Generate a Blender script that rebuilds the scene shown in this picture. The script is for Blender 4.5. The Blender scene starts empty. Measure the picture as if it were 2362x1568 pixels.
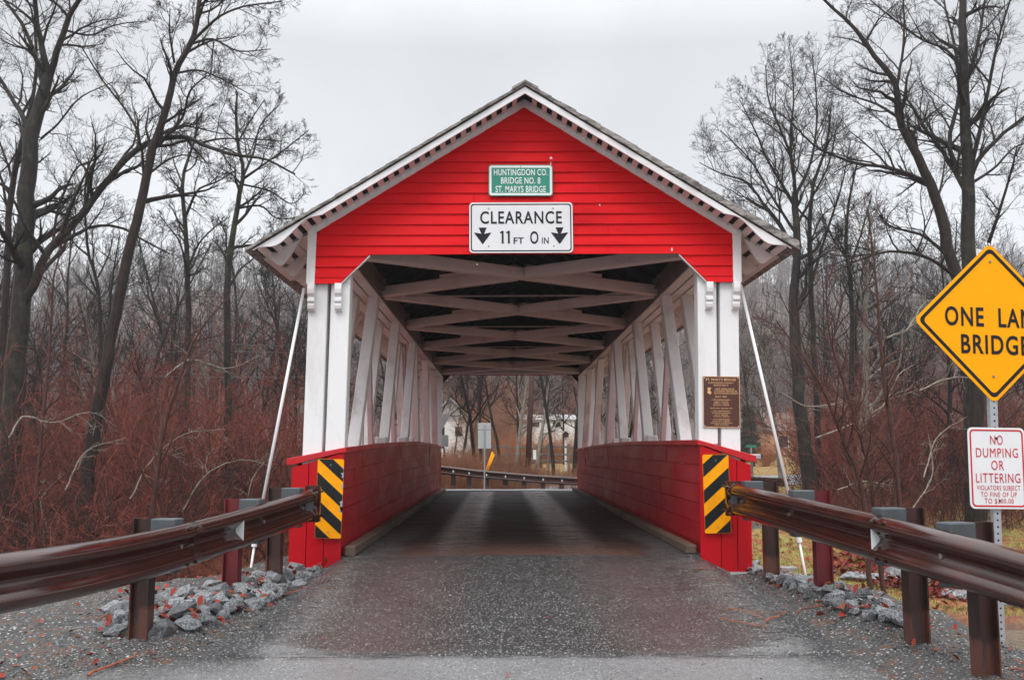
import bpy, bmesh, math, random
import numpy as np
from mathutils import Vector, Matrix
D = bpy.data
SC = bpy.context.scene
COL = SC.collection
R = math.radians

# ------------------------------------------------------------------ camera
F = 2200.0; CX, CY = 1180.5, 784.0
EYE = (0.0, -11.28, 1.19)
PIT = math.atan(258 / F); YAW = math.atan(23.5 / F)
cam = D.cameras.new('camera'); camo = D.objects.new('camera', cam); COL.objects.link(camo)
camo.location = EYE; camo.rotation_euler = (math.pi / 2 + PIT, 0, -YAW)
cam.sensor_width = 36; cam.lens = F / 2361 * 36; cam.clip_end = 3000; cam.clip_start = .05
SC.camera = camo

# ------------------------------------------------------------------ world: overcast sky
SUN_EL, SUN_ROT = R(52), R(200)
w = D.worlds.new('World'); SC.world = w; w.use_nodes = True
nt = w.node_tree; nt.nodes.clear()
wo = nt.nodes.new('ShaderNodeOutputWorld'); bg = nt.nodes.new('ShaderNodeBackground'); bg2 = nt.nodes.new('ShaderNodeBackground')
ads = nt.nodes.new('ShaderNodeAddShader')
sky = nt.nodes.new('ShaderNodeTexSky'); sky.sky_type = 'NISHITA'; sky.sun_disc = False
sky.sun_elevation = SUN_EL; sky.sun_rotation = SUN_ROT
hs = nt.nodes.new('ShaderNodeHueSaturation'); hs.inputs['Saturation'].default_value = .25
nt.links.new(sky.outputs[0], hs.inputs['Color']); nt.links.new(hs.outputs[0], bg2.inputs[0]); bg2.inputs[1].default_value = .05
tc = nt.nodes.new('ShaderNodeTexCoord'); sep = nt.nodes.new('ShaderNodeSeparateXYZ')
nt.links.new(tc.outputs['Generated'], sep.inputs[0])
rmp = nt.nodes.new('ShaderNodeValToRGB'); cr = rmp.color_ramp
cr.elements[0].position = 0; cr.elements[0].color = (.222, .228, .238, 1)
cr.elements[1].position = 1; cr.elements[1].color = (1, 1, 1, 1)
for p_, v_ in ((.28, .212), (.40, .205), (.62, .62)):
    e_ = cr.elements.new(p_); e_.color = (v_, v_ * 1.018, v_ * 1.05, 1)
nt.links.new(sep.outputs[2], rmp.inputs[0])
cl = nt.nodes.new('ShaderNodeTexNoise'); cl.inputs['Scale'].default_value = 2.8; cl.inputs['Detail'].default_value = 6
nt.links.new(tc.outputs['Generated'], cl.inputs['Vector'])
cm = nt.nodes.new('ShaderNodeMapRange'); cm.inputs[1].default_value = .3; cm.inputs[2].default_value = .7
cm.inputs[3].default_value = .80; cm.inputs[4].default_value = 1.1
nt.links.new(cl.outputs[0], cm.inputs[0])
mx = nt.nodes.new('ShaderNodeMix'); mx.data_type = 'RGBA'; mx.blend_type = 'MULTIPLY'; mx.inputs[0].default_value = 1
nt.links.new(rmp.outputs[0], mx.inputs[6]); nt.links.new(cm.outputs[0], mx.inputs[7])
nt.links.new(mx.outputs[2], bg.inputs[0]); bg.inputs[1].default_value = 2.7
nt.links.new(bg.outputs[0], ads.inputs[0]); nt.links.new(bg2.outputs[0], ads.inputs[1]); nt.links.new(ads.outputs[0], wo.inputs[0])

sl = D.lights.new('sun', 'SUN'); sl.energy = 1.2; sl.angle = R(25); sl.color = (1, .97, .93)
so = D.objects.new('sun', sl); COL.objects.link(so); so.rotation_euler = (R(90) - SUN_EL, 0, R(-18)); so.location = (-20, -40, 50)

SC.view_settings.view_transform = 'Standard'; SC.view_settings.look = 'None'
SC.view_settings.exposure = 0.16; SC.view_settings.gamma = 1
SC.cycles.max_bounces = 7; SC.cycles.diffuse_bounces = 4; SC.cycles.glossy_bounces = 3
SC.cycles.volume_bounces = 0; SC.cycles.transparent_max_bounces = 8
SC.cycles.use_denoising = True
try: SC.cycles.denoiser = 'OPENIMAGEDENOISE'
except Exception: pass

# ------------------------------------------------------------------ picture -> place
_f = (math.sin(YAW) * math.cos(PIT), math.cos(YAW) * math.cos(PIT), math.sin(PIT))
_r = (math.cos(YAW), -math.sin(YAW), 0)
_u = (_r[1] * _f[2] - _r[2] * _f[1], _r[2] * _f[0] - _r[0] * _f[2], _r[0] * _f[1] - _r[1] * _f[0])
def ray(px, py):
    a = (px - CX) / F; b = (CY - py) / F
    return [_f[i] + _r[i] * a + _u[i] * b for i in range(3)]
def P(px, py, Y):
    r = ray(px, py); t = (Y - EYE[1]) / r[1]
    return Vector((EYE[0] + r[0] * t, Y, EYE[2] + r[2] * t))
def G(px, py):
    """point where the sight line meets the ground"""
    r = ray(px, py); t = np.arange(2., 90., .02)
    x, y, z = (EYE[i] + r[i] * t for i in range(3)); i = int(np.argmax(z < ground(x, y)))
    return Vector((float(x[i]), float(y[i]), float(z[i])))

# ------------------------------------------------------------------ mesh helpers
def sets(o, label=None, cat=None, group=None, kind=None):
    if label: o['label'] = label
    if cat: o['category'] = cat
    if group: o['group'] = group
    if kind: o['kind'] = kind
    return o
def empty(name, loc=(0, 0, 0), rot=(0, 0, 0), label=None, cat=None, group=None):
    o = D.objects.new(name, None); COL.objects.link(o); o.location = loc; o.rotation_euler = rot
    o.empty_display_size = .2
    return sets(o, label, cat, group)
def link(name, me, mat, parent=None, loc=None):
    o = D.objects.new(name, me); COL.objects.link(o)
    if mat: me.materials.append(mat)
    if parent: o.parent = parent
    if loc is not None: o.location = loc
    return o
def copy_tree(o, parent=None):
    c = o.copy(); COL.objects.link(c); c.parent = parent
    for ch in o.children: copy_tree(ch, c)
    return c

class MB:
    def __init__(s): s.v = []; s.f = []
    def add(s, vs, fs):
        n = len(s.v); s.v += [tuple(v) for v in vs]; s.f += [tuple(i + n for i in f) for f in fs]; return s
    def hexa(s, p):
        return s.add(p, [(0, 3, 2, 1), (4, 5, 6, 7), (0, 1, 5, 4), (1, 2, 6, 5), (2, 3, 7, 6), (3, 0, 4, 7)])
    def box(s, x0, x1, y0, y1, z0, z1):
        return s.hexa([(x0, y0, z0), (x1, y0, z0), (x1, y1, z0), (x0, y1, z0), (x0, y0, z1), (x1, y0, z1), (x1, y1, z1), (x0, y1, z1)])
    def beam(s, p, q, w, h, up=(0, 0, 1)):
        p = Vector(p); q = Vector(q); d = (q - p).normalized(); a = d.cross(Vector(up)).normalized(); b = a.cross(d)
        c = [(-1, -1), (1, -1), (1, 1), (-1, 1)]
        return s.hexa([p + a * (i * w / 2) + b * (j * h / 2) for i, j in c] + [q + a * (i * w / 2) + b * (j * h / 2) for i, j in c])
    def prism(s, poly, vec):
        n = len(poly); vec = Vector(vec); a = [Vector(p) for p in poly]; b = [p + vec for p in a]
        return s.add(a + b, [tuple(range(n))[::-1], tuple(range(n, 2 * n))] + [(i, (i + 1) % n, n + (i + 1) % n, n + i) for i in range(n)])
    def tube(s, pts, r, k=8):
        pts = [Vector(p) for p in pts]; n = len(pts)
        if not hasattr(r, '__len__'): r = [r] * n
        vs = []; ref = None
        for i, p in enumerate(pts):
            d = (pts[min(i + 1, n - 1)] - pts[max(i - 1, 0)]).normalized()
            if ref is None: ref = Vector((0, 0, 1)) if abs(d.z) < .9 else Vector((1, 0, 0))
            a = d.cross(ref).normalized(); b = d.cross(a)
            vs += [p + (a * math.cos(t) + b * math.sin(t)) * r[i] for t in (2 * math.pi * j / k for j in range(k))]
        fs = [tuple(range(k)), tuple(range((n - 1) * k, n * k))[::-1]]
        for i in range(n - 1):
            for j in range(k):
                fs.append((i * k + j, i * k + (j + 1) % k, (i + 1) * k + (j + 1) % k, (i + 1) * k + j))
        return s.add(vs, fs)
    def build(s, name, mat, parent=None, bevel=0, smooth=False, warp=None, loc=None):
        vs = [warp(v) for v in s.v] if warp else s.v
        me = D.meshes.new(name); me.from_pydata(vs, [], s.f)
        bm = bmesh.new(); bm.from_mesh(me); bmesh.ops.recalc_face_normals(bm, faces=bm.faces); bm.to_mesh(me); bm.free()
        if smooth:
            for p in me.polygons: p.use_smooth = True
        o = link(name, me, mat, parent, loc)
        if bevel:
            m = o.modifiers.new('bevel', 'BEVEL'); m.width = bevel; m.segments = 1; m.limit_method = 'ANGLE'
        return o

def np_mesh(name, V, Q, smooth=False):
    """V (n,3), Q (m,k) faces"""
    me = D.meshes.new(name); m, k = Q.shape
    me.vertices.add(len(V)); me.vertices.foreach_set('co', np.ascontiguousarray(V, dtype=np.float32).ravel())
    me.loops.add(m * k); me.loops.foreach_set('vertex_index', np.ascontiguousarray(Q, dtype=np.int32).ravel())
    me.polygons.add(m); me.polygons.foreach_set('loop_start', np.arange(m, dtype=np.int32) * k)
    if smooth: me.polygons.foreach_set('use_smooth', np.ones(m, dtype=bool))
    me.update(calc_edges=True)
    return me
def tubes(polys, base=(0, 0, 0), k=3):
    """polys: list of (pts, radii). returns V, Q"""
    by = {}
    for p, r in polys: by.setdefault(len(p), []).append((p, r))
    VV = []; QQ = []; off = 0
    for n, lst in by.items():
        A = np.array([p for p, _ in lst], dtype=np.float64) - np.array(base)
        Rr = np.array([r for _, r in lst], dtype=np.float64)
        T = np.empty_like(A); T[:, 1:-1] = A[:, 2:] - A[:, :-2]; T[:, 0] = A[:, 1] - A[:, 0]; T[:, -1] = A[:, -1] - A[:, -2]
        T /= np.linalg.norm(T, axis=2, keepdims=True) + 1e-9
        ref = np.where(np.abs(T[:, :1, 2:3]) > .8, np.array([1., 0, 0]), np.array([0, 0, 1.]))
        U_ = np.cross(T, np.broadcast_to(ref, T.shape)); U_ /= np.linalg.norm(U_, axis=2, keepdims=True) + 1e-9
        W_ = np.cross(U_, T)
        an = np.arange(k) * 2 * np.pi / k
        V = A[:, :, None] + Rr[:, :, None, None] * (U_[:, :, None] * np.cos(an)[None, None, :, None] + W_[:, :, None] * np.sin(an)[None, None, :, None])
        m = len(lst); idx = np.arange(m * n * k).reshape(m, n, k) + off
        a = idx[:, :-1]; b = idx[:, 1:]
        Q = np.stack([a, b, np.roll(b, -1, 2), np.roll(a, -1, 2)], -1).reshape(-1, 4)
        VV.append(V.reshape(-1, 3)); QQ.append(Q); off += m * n * k
    return np.concatenate(VV), np.concatenate(QQ)

# ------------------------------------------------------------------ material helpers
class NT:
    def __init__(s, name):
        s.m = D.materials.new(name); s.m.use_nodes = True; s.t = s.m.node_tree; s.t.nodes.clear()
        s.out = s.n('ShaderNodeOutputMaterial'); s.b = s.n('ShaderNodeBsdfPrincipled'); s.l(s.b.outputs[0], s.out.inputs[0])
    def n(s, t): return s.t.nodes.new(t)
    def l(s, a, b): s.t.links.new(a, b)
    def val(s, sock, v):
        if hasattr(v, 'is_output'): s.l(v, sock)
        else: sock.default_value = v
    def co(s, kind='Object', scale=(1, 1, 1)):
        if kind == 'Position': o = s.n('ShaderNodeNewGeometry').outputs['Position']
        else: o = s.n('ShaderNodeTexCoord').outputs[kind]
        mp = s.n('ShaderNodeMapping'); mp.inputs['Scale'].default_value = scale; s.l(o, mp.inputs[0]); return mp.outputs[0]
    def noise(s, vec, scale=5, detail=4, rough=.55, dist=0):
        x = s.n('ShaderNodeTexNoise'); s.l(vec, x.inputs['Vector']); x.inputs['Scale'].default_value = scale
        x.inputs['Detail'].default_value = detail; x.inputs['Roughness'].default_value = rough; x.inputs['Distortion'].default_value = dist
        return x.outputs[0]
    def vor(s, vec, scale=5, out='Distance', feat='F1'):
        x = s.n('ShaderNodeTexVoronoi'); x.feature = feat; s.l(vec, x.inputs['Vector']); x.inputs['Scale'].default_value = scale; return x.outputs[out]
    def ss(s, v, a, b, lo=0., hi=1.):
        x = s.n('ShaderNodeMapRange'); x.interpolation_type = 'SMOOTHSTEP'; s.val(x.inputs[0], v)
        for i, q in enumerate((a, b, lo, hi)): x.inputs[i + 1].default_value = q
        return x.outputs[0]
    def math(s, op, a, b=0.):
        x = s.n('ShaderNodeMath'); x.operation = op; s.val(x.inputs[0], a); s.val(x.inputs[1], b); return x.outputs[0]
    def mix(s, f, a, b, blend='MIX'):
        x = s.n('ShaderNodeMix'); x.data_type = 'RGBA'; x.blend_type = blend; s.val(x.inputs[0], f)
        for i, c in ((6, a), (7, b)):
            if isinstance(c, tuple): c = (*c, 1) if len(c) == 3 else c
            s.val(x.inputs[i], c)
        return x.outputs[2]
    def attr(s, name):
        x = s.n('ShaderNodeAttribute'); x.attribute_name = name; return x.outputs['Fac']
    def island(s): return s.n('ShaderNodeNewGeometry').outputs['Random Per Island']
    def objrand(s): return s.n('ShaderNodeObjectInfo').outputs['Random']
    def bump(s, h, st=.3, d=.01):
        x = s.n('ShaderNodeBump'); x.inputs['Strength'].default_value = st; x.inputs['Distance'].default_value = d; s.l(h, x.inputs['Height'])
        s.l(x.outputs[0], s.b.inputs['Normal'])
    def fin(s, col, rough=.5, spec=.5, metal=0.):
        if isinstance(col, tuple): col = (*col, 1)
        s.val(s.b.inputs['Base Color'], col); s.val(s.b.inputs['Roughness'], rough)
        s.b.inputs['Specular IOR Level'].default_value = spec; s.val(s.b.inputs['Metallic'], metal); return s.m

def paint(name, c, dirt, amt=.35, stretch=(1, 1, 1), rough=.5, var=.12, grain=1., chips=None, spec=.5):
    t = NT(name); v = t.co('Object', stretch)
    n1 = t.noise(v, 2.2, 6, .65); n2 = t.noise(v, 28, 5, .6)
    f = t.math('MULTIPLY', t.ss(n1, .48, .75), amt)
    col = t.mix(f, c, dirt)
    col = t.mix(t.math('MULTIPLY', t.ss(n2, .6, .75), amt * .6), col, dirt)
    dk = tuple(x * (1 - var * 2) for x in c)
    col = t.mix(t.math('MULTIPLY', t.island(), .5), col, t.mix(.5, col, dk))
    if chips: col = t.mix(t.ss(t.noise(t.co('Object', (stretch[0] * 1.4, stretch[1] * 1.4, stretch[2] * 1.4)), 5.5, 7, .7), .70, .72), col, chips)
    t.bump(n2, .35 * grain, .006)
    return t.fin(col, t.ss(n1, .3, .7, rough - .08, rough + .12), spec)
def plain(name, c, rough=.5, var=.15, scale=8, spec=.5, metal=0.):
    t = NT(name); n = t.noise(t.co('Object'), scale, 5)
    col = t.mix(t.ss(n, .35, .7), c, tuple(x * (1 - var) for x in c)); t.bump(n, .12, .004)
    return t.fin(col, t.ss(n, .3, .7, rough - .05, rough + .1), spec, metal)
def bark(name, c, c2, lichen=None, amt=.5):
    t = NT(name); v = t.co('Position', (1, 1, .28)); n = t.noise(v, 14, 5, .65); n2 = t.noise(t.co('Position'), 2.3, 5, .6)
    col = t.mix(t.ss(n, .35, .65), c, c2)
    if lichen: col = t.mix(t.math('MULTIPLY', t.ss(n2, .5, .66), amt), col, lichen)
    t.bump(n, .7, .03); return t.fin(col, .75, .3)

M = {}
M['white'] = paint('white_paint', (.80, .81, .82), (.36, .31, .27), .42, (1, 1, .25), .45, .06, chips=(.20, .15, .12))
M['brace'] = paint('brace_paint', (.80, .79, .79), (.30, .22, .19), .6, (1, .9, .35), .5, .10)
M['white_y'] = paint('white_beam_paint', (.74, .72, .71), (.36, .29, .26), .5, (1, .3, 1), .55, .07)
M['white_x'] = paint('white_brace_paint', (.64, .56, .55), (.28, .20, .185), .5, (.35, 1, 1), .6, .08)
M['fascia'] = paint('fascia_paint', (.78, .79, .80), (.40, .34, .28), .25, (.5, 1, 1), .5, .05, chips=(.07, .05, .035))
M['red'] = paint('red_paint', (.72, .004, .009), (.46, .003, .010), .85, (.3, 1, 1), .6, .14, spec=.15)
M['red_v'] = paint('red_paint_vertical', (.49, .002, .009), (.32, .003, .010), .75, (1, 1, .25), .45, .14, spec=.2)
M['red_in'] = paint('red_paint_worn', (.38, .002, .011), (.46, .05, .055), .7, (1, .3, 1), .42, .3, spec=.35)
M['red_cap'] = paint('red_cap_paint', (.50, .003, .010), (.32, .02, .022), .5, (1, .3, 1), .38, .1)
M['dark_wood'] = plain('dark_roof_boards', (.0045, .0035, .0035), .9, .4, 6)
M['chord'] = paint('shaded_chord_paint', (.17, .135, .13), (.06, .045, .042), .7, (1, .3, 1), .65, .2)  # brown-grey puts the shadow on the inner chord face into the paint
M['kerb'] = paint('weathered_kerb', (.125, .080, .055), (.035, .024, .018), .95, (1, .4, 1), .75, .3, 2)
M['concrete'] = plain('concrete', (.34, .33, .32), .8, .35, 7)
M['iron'] = plain('rod_iron', (.40, .36, .35), .5, .3, 20)
M['galv'] = plain('galvanised_steel', (.42, .45, .48), .45, .2, 25, metal=.4)
M['black'] = plain('sign_black', (.009, .011, .014), .45, .2, spec=.25)
M['sign_white'] = plain('sign_white', (.74, .76, .78), .38, .06, 4)
M['sign_green'] = plain('sign_green', (.016, .26, .18), .38, .15, 9)
M['sign_red'] = plain('sign_red', (.55, .012, .025), .4, .1)
M['letter_white'] = plain('sign_letter_white', (.80, .84, .84), .4, .05)
M['gold'] = plain('plaque_gold', (.75, .42, .20), .4, .15)
M['plaque'] = plain('plaque_brown', (.075, .022, .016), .4, .2)
M['bolt'] = plain('bolt_steel', (.35, .33, .31), .4, .3, 40, metal=.6)
def yellow():
    t = NT('sign_yellow'); v = t.co('Object'); a = t.n('ShaderNodeTexWave'); a.inputs['Scale'].default_value = 32; a.wave_type = 'BANDS'; a.bands_direction = 'DIAGONAL'
    t.l(v, a.inputs[0]); n = t.noise(v, 6, 4)
    c = t.mix(t.ss(a.outputs[1], .5, 1, 0, .18), (.96, .385, .0), (.84, .29, .0)); return t.fin(c, .45, .12)
M['yellow'] = yellow()
M['yellow_paint'] = plain('marker_yellow', (.95, .37, .0), .45, .12, spec=.2)
def steel_brown():
    t = NT('weathered_guardrail'); v = t.co('Object', (1, 1, 1)); n = t.noise(v, 3.5, 6, .6); n2 = t.noise(v, 45, 4)
    c = t.mix(t.ss(n, .45, .75), (.032, .0080, .0055), (.062, .0125, .006)); c = t.mix(t.ss(n2, .66, .8, 0, .3), c, (.012, .007, .007))
    return t.fin(c, t.ss(n, .3, .7, .13, .22), .6)
M['rail'] = steel_brown()
def post_mat(name, a, b, low, low2=(.045, .03, .028)):
    t = NT(name); v = t.co('Object', (1, 1, .3)); n = t.noise(v, 6, 6, .65)
    c = t.mix(t.ss(n, .4, .65), a, b)
    z = t.n('ShaderNodeSeparateXYZ'); t.l(t.co('Object'), z.inputs[0])
    c = t.mix(t.math('MULTIPLY', t.ss(t.math('ADD', z.outputs[2], t.math('MULTIPLY', n, .22)), .36, .30), .85), c, t.mix(t.ss(n, .45, .6), low, low2))
    t.bump(n, .2, .004); return t.fin(c, t.ss(n, .3, .7, .3, .55))
M['post'] = post_mat('rusty_post', (.020, .009, .008), (.042, .014, .012), (.13, .048, .034))
M['post_red'] = post_mat('maroon_post', (.105, .006, .010), (.135, .009, .013), (.115, .010, .013), (.10, .008, .011))
M['block'] = paint('grey_blockout', (.070, .085, .095), (.03, .034, .038), .6, (1, 1, .4), .6, .2)
M['bark'] = bark('grey_bark', (.010, .008, .007), (.029, .023, .019), (.070, .076, .045), .4)
M['bark_dark'] = bark('dark_bark', (.009, .006, .005), (.030, .018, .014), (.05, .04, .025), .2)
M['bark_pale'] = bark('pale_bark', (.12, .105, .085), (.27, .24, .20), (.18, .18, .12), .4)
M['twig'] = plain('twig_bark', (.016, .010, .009), .8, .3, 3, .2)
M['twig_red'] = bark('reddish_twigs', (.070, .024, .018), (.14, .050, .036))
M['sap'] = bark('sapling_bark', (.040, .016, .012), (.085, .033, .024))
def brushm(name, a, b, c):
    t = NT(name); n = t.noise(t.co('Position'), .45, 4); i = t.island()
    return t.fin(t.mix(t.math('MULTIPLY', t.ss(i, .3, 1), .6), t.mix(t.ss(n, .35, .65), a, b), c), .85, .2)
M['brush'] = brushm('red_brush', (.20, .040, .030), (.075, .024, .022), (.40, .13, .08))
M['brush_tan'] = brushm('tan_brush', (.26, .115, .060), (.15, .058, .036), (.34, .20, .11))
M['misty_hillwood'] = brushm('misty_hill_wood', (.12, .10, .098), (.16, .125, .115), (.22, .19, .175))  # grey wood, paled further so distant mist is in its colour
def shingles():
    t = NT('weathered_shingles'); v = t.co('Object', (1, 3, 3)); n = t.noise(v, 6, 6, .7); n2 = t.noise(t.co('Object'), 3, 4)
    c = t.mix(t.ss(n, .35, .65), (.10, .096, .092), (.36, .34, .32)); c = t.mix(t.ss(n2, .58, .7, 0, .5), c, (.09, .10, .05))
    c = t.mix(t.ss(n, .68, .74), c, (.22, .07, .03)); t.bump(n, .9, .02); return t.fin(c, .85, .2)
M['shingle'] = shingles()
def rockm():
    t = NT('riprap_stone'); v = t.co('Object'); n = t.noise(v, 9, 6, .65); n3 = t.noise(v, 3.2, 3, .5, .8)
    c = t.mix(t.ss(n, .35, .7), (.026, .030, .036), (.40, .42, .44))
    c = t.mix(t.ss(t.math('ABSOLUTE', t.math('SUBTRACT', n3, .5)), .018, .004, 0, .7), c, (.55, .55, .55))
    c = t.mix(t.math('MULTIPLY', t.ss(t.objrand(), .25, 1), .95), c, t.mix(.78, c, (.03, .032, .035)))
    t.bump(n, .8, .02); return t.fin(c, t.ss(n, .3, .7, .3, .6))
M['rock'] = rockm()
M['leaf'] = brushm('fallen_leaves', (.32, .038, .020), (.17, .030, .020), (.24, .11, .06))
def gravelm():
    t = NT('gravel_grey'); i = t.island()
    c = t.mix(t.ss(i, .0, .5), (.03, .032, .035), (.13, .13, .13)); c = t.mix(t.ss(i, .86, 1), c, (.42, .41, .40)); return t.fin(c, .55)
M['gravel'] = gravelm()

# ------------------------------------------------------------------ terrain
BX = .24
def zr(Y): return np.interp(Y, [-60, -6, -4.9, -3.98, -2.3, 0, 18.15, 60], [-.36, -.36, -.345, -.30, -.13, -.004, 0, 0])
def sag(x, Y):
    return np.clip((np.abs(x - BX) - 2.02) * .5, 0, .2) * np.interp(Y, [-3.2, -1.2, 0, 1], [0, 1, 1, 0])
def fbm(x, y, s=1.):
    return (np.sin(x * 1.7 * s + 1.3 * np.sin(y * 1.1 * s)) + np.sin(y * 2.3 * s + 1.7 * np.sin(x * 1.9 * s + 2)) + .5 * np.sin(x * 5.1 * s + y * 4.3 * s) + .5 * np.sin(y * 6.7 * s - x * 3.9 * s)) / 3.
def ground(x, Y):
    x = np.asarray(x, float); Y = np.asarray(Y, float)
    base = np.interp(Y, [-60, -6, -1, 2.0, 3.2, 7.5, 8.2, 10, 13, 18, 24, 30, 45, 80, 110], [-.8, -1.2, -1.7, -2.0, -2.8, -2.8, -2.1, -1.9, -1.6, -1.1, -.5, -.2, 0., .6, 2.])
    hs_ = np.clip((Y - 105) / 190, 0, 1); hs_ = hs_ * hs_ * (3 - 2 * hs_)
    base = base + hs_ * (50 + 6 * np.sin(x * .018 + 1) + 3 * np.sin(x * .05))
    base = base + .10 * fbm(x, Y) * np.clip(np.abs(x - BX) - 3, 0, 1) + .03 * fbm(x, Y, 3.1)
    # near road embankment
    L = np.interp(Y, [-12, -6, -3, -1.5, 0, .6], [-9, -7, -4.9, -3.7, -2.9, -2.5])
    Rr = np.interp(Y, [-12, -6, -4.2, -2, 0, .6], [6.5, 4.6, 3.75, 3.3, 2.95, 2.7])
    d = np.maximum(np.maximum(L - x, x - Rr), 0) + np.maximum(Y - .4, 0)
    z1 = zr(Y) - sag(x, Y) - .02 - .55 * d - .12 * np.clip(d, 0, .4)
    edge = np.clip(np.maximum(np.interp(Y, [-6, -4, -1, 0], [-4, -2.6, -2.1, -2.1]) - x, x - np.interp(Y, [-6, -4, -1, 0], [4, 3, 2.5, 2.5])), 0, 1)
    z1 = z1 + edge * .04 * fbm(x, Y, 2.2)
    z1 = z1 + np.clip((x - 2.55) / .35, 0, 1) * np.interp(Y, [-7, -5.6, -4.2, -2.6, -1.2, -.3], [.0, .06, .12, .2, .16, .05]) + np.clip((-2.05 - x) / .4, 0, 1) * np.interp(Y, [-5.2, -4.4, -3, -1.5, -.3], [0, .02, .10, .18, .10])
    # far approach
    hw = np.interp(Y, [17, 19, 22, 30], [2.6, 4, 8, 10])
    d2 = np.maximum(np.abs(x - 1.0) - hw, 0) + np.maximum(17.6 - Y, 0) * 1.2 + np.maximum(Y - 24.2, 0) * .5
    z2 = -.03 - .028 * np.clip(Y - 18.2, 0, 6) - .45 * d2
    return np.maximum(base, np.maximum(z1, z2))

def axis(lo, hi, n, c, k):
    t = np.linspace(math.asinh((lo - c) / k), math.asinh((hi - c) / k), n); return c + k * np.sinh(t)
gx = axis(-260, 260, 260, 0, 4.0); gy = axis(-45, 420, 330, -3, 5.0)
X_, Y_ = np.meshgrid(gx, gy); Z_ = ground(X_, Y_)
V = np.stack([X_, Y_, Z_], -1).reshape(-1, 3); nx, ny = len(gx), len(gy)
ii = np.arange(nx * ny).reshape(ny, nx)
Q = np.stack([ii[:-1, :-1], ii[:-1, 1:], ii[1:, 1:], ii[1:, :-1]], -1).reshape(-1, 4)
me = np_mesh('ground', V, Q, True)
x, y = V[:, 0], V[:, 1]
L_ = np.interp(y, [-12, -6, -3, -1.5, 0, .6], [-9, -7, -4.9, -3.7, -2.9, -2.5]); R_ = np.interp(y, [-12, -6, -4.2, -2, 0, .6], [6.5, 4.6, 3.75, 3.3, 2.95, 2.7])
grav = np.clip(1 - 1.6 * np.maximum(np.maximum(L_ - x, x - R_), y - .6), 0, 1)
grav = np.maximum(grav, ((y > 17.5) & (y < 24.6) & (np.abs(x - 1) < 9)) * 1.)
grass = np.clip((x - 1.5) / 1.5, 0, 1) * np.clip((y - 8) / 1.2, 0, 1) * np.clip((115 - y) / 10, 0, 1)
grass = np.maximum(grass, np.clip((y - 48) / 6, 0, 1) * np.clip((100 - y) / 10, 0, 1))
mud = np.clip((8.3 - y) / .4, 0, 1) * np.clip((y - 2.5) / .5, 0, 1)
for nm, a in (('gravel', grav), ('grass', grass), ('mud', mud)):
    at = me.attributes.new(nm, 'FLOAT', 'POINT'); at.data.foreach_set('value', a.astype(np.float32))
def groundm():
    t = NT('forest_ground'); v = t.co('Position'); n = t.noise(v, 1.2, 5, .6); n2 = t.noise(v, 9, 5, .65); vc = t.vor(v, 11, 'Color'); vr = t.n('ShaderNodeSeparateColor'); t.l(vc, vr.inputs[0])
    leaf = t.mix(vr.outputs[0], (.15, .040, .022), (.25, .095, .05)); leaf = t.mix(t.ss(n2, .5, .7), leaf, (.05, .024, .018))
    gr = t.mix(t.ss(n2, .35, .65), (.19, .20, .04), (.30, .24, .06)); pat = t.ss(t.math('ADD', t.math('MULTIPLY', n, .75), t.math('MULTIPLY', vr.outputs[1], .25)), .47, .55)
    gr = t.mix(pat, gr, t.mix(vr.outputs[2], (.20, .035, .024), (.34, .13, .05)))
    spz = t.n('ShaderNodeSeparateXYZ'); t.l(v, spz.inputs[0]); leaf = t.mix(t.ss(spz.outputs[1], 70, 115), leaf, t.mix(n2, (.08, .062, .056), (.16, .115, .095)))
    c = t.mix(t.attr('grass'), leaf, gr)
    sp = t.vor(v, 70, 'Color'); spr = t.n('ShaderNodeSeparateColor'); t.l(sp, spr.inputs[0])
    gv = t.mix(spr.outputs[0], (.024, .025, .027), (.10, .099, .097)); gv = t.mix(t.ss(spr.outputs[1], .93, .95), gv, (.34, .34, .34)); gv = t.mix(t.ss(n2, .50, .62, 0, .75), gv, t.mix(spr.outputs[2], (.07, .035, .025), (.16, .085, .055)))
    c = t.mix(t.ss(t.math('ADD', t.attr('gravel'), t.math('MULTIPLY', n2, .3)), .5, .75), c, gv)
    c = t.mix(t.attr('mud'), c, (.10, .075, .055))
    t.bump(t.math('ADD', n2, t.math('MULTIPLY', spr.outputs[2], .5)), .6, .04); return t.fin(c, .75, .3)
sets(link('ground', me, groundm()), kind='structure')

def waterm():
    t = NT('creek_water'); v = t.co('Position', (1, 2.5, 1)); n = t.noise(v, 3.5, 4); t.bump(n, .35, .05)
    return t.fin(t.mix(t.ss(n, .4, .65), (.13, .11, .08), (.20, .18, .14)), .15)
sets(MB().add([(-60, 2.4, -2.3), (60, 2.4, -2.3), (60, 8.6, -2.3), (-60, 8.6, -2.3)], [(0, 1, 2, 3)]).build('creek_water', waterm()), kind='structure')

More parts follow.
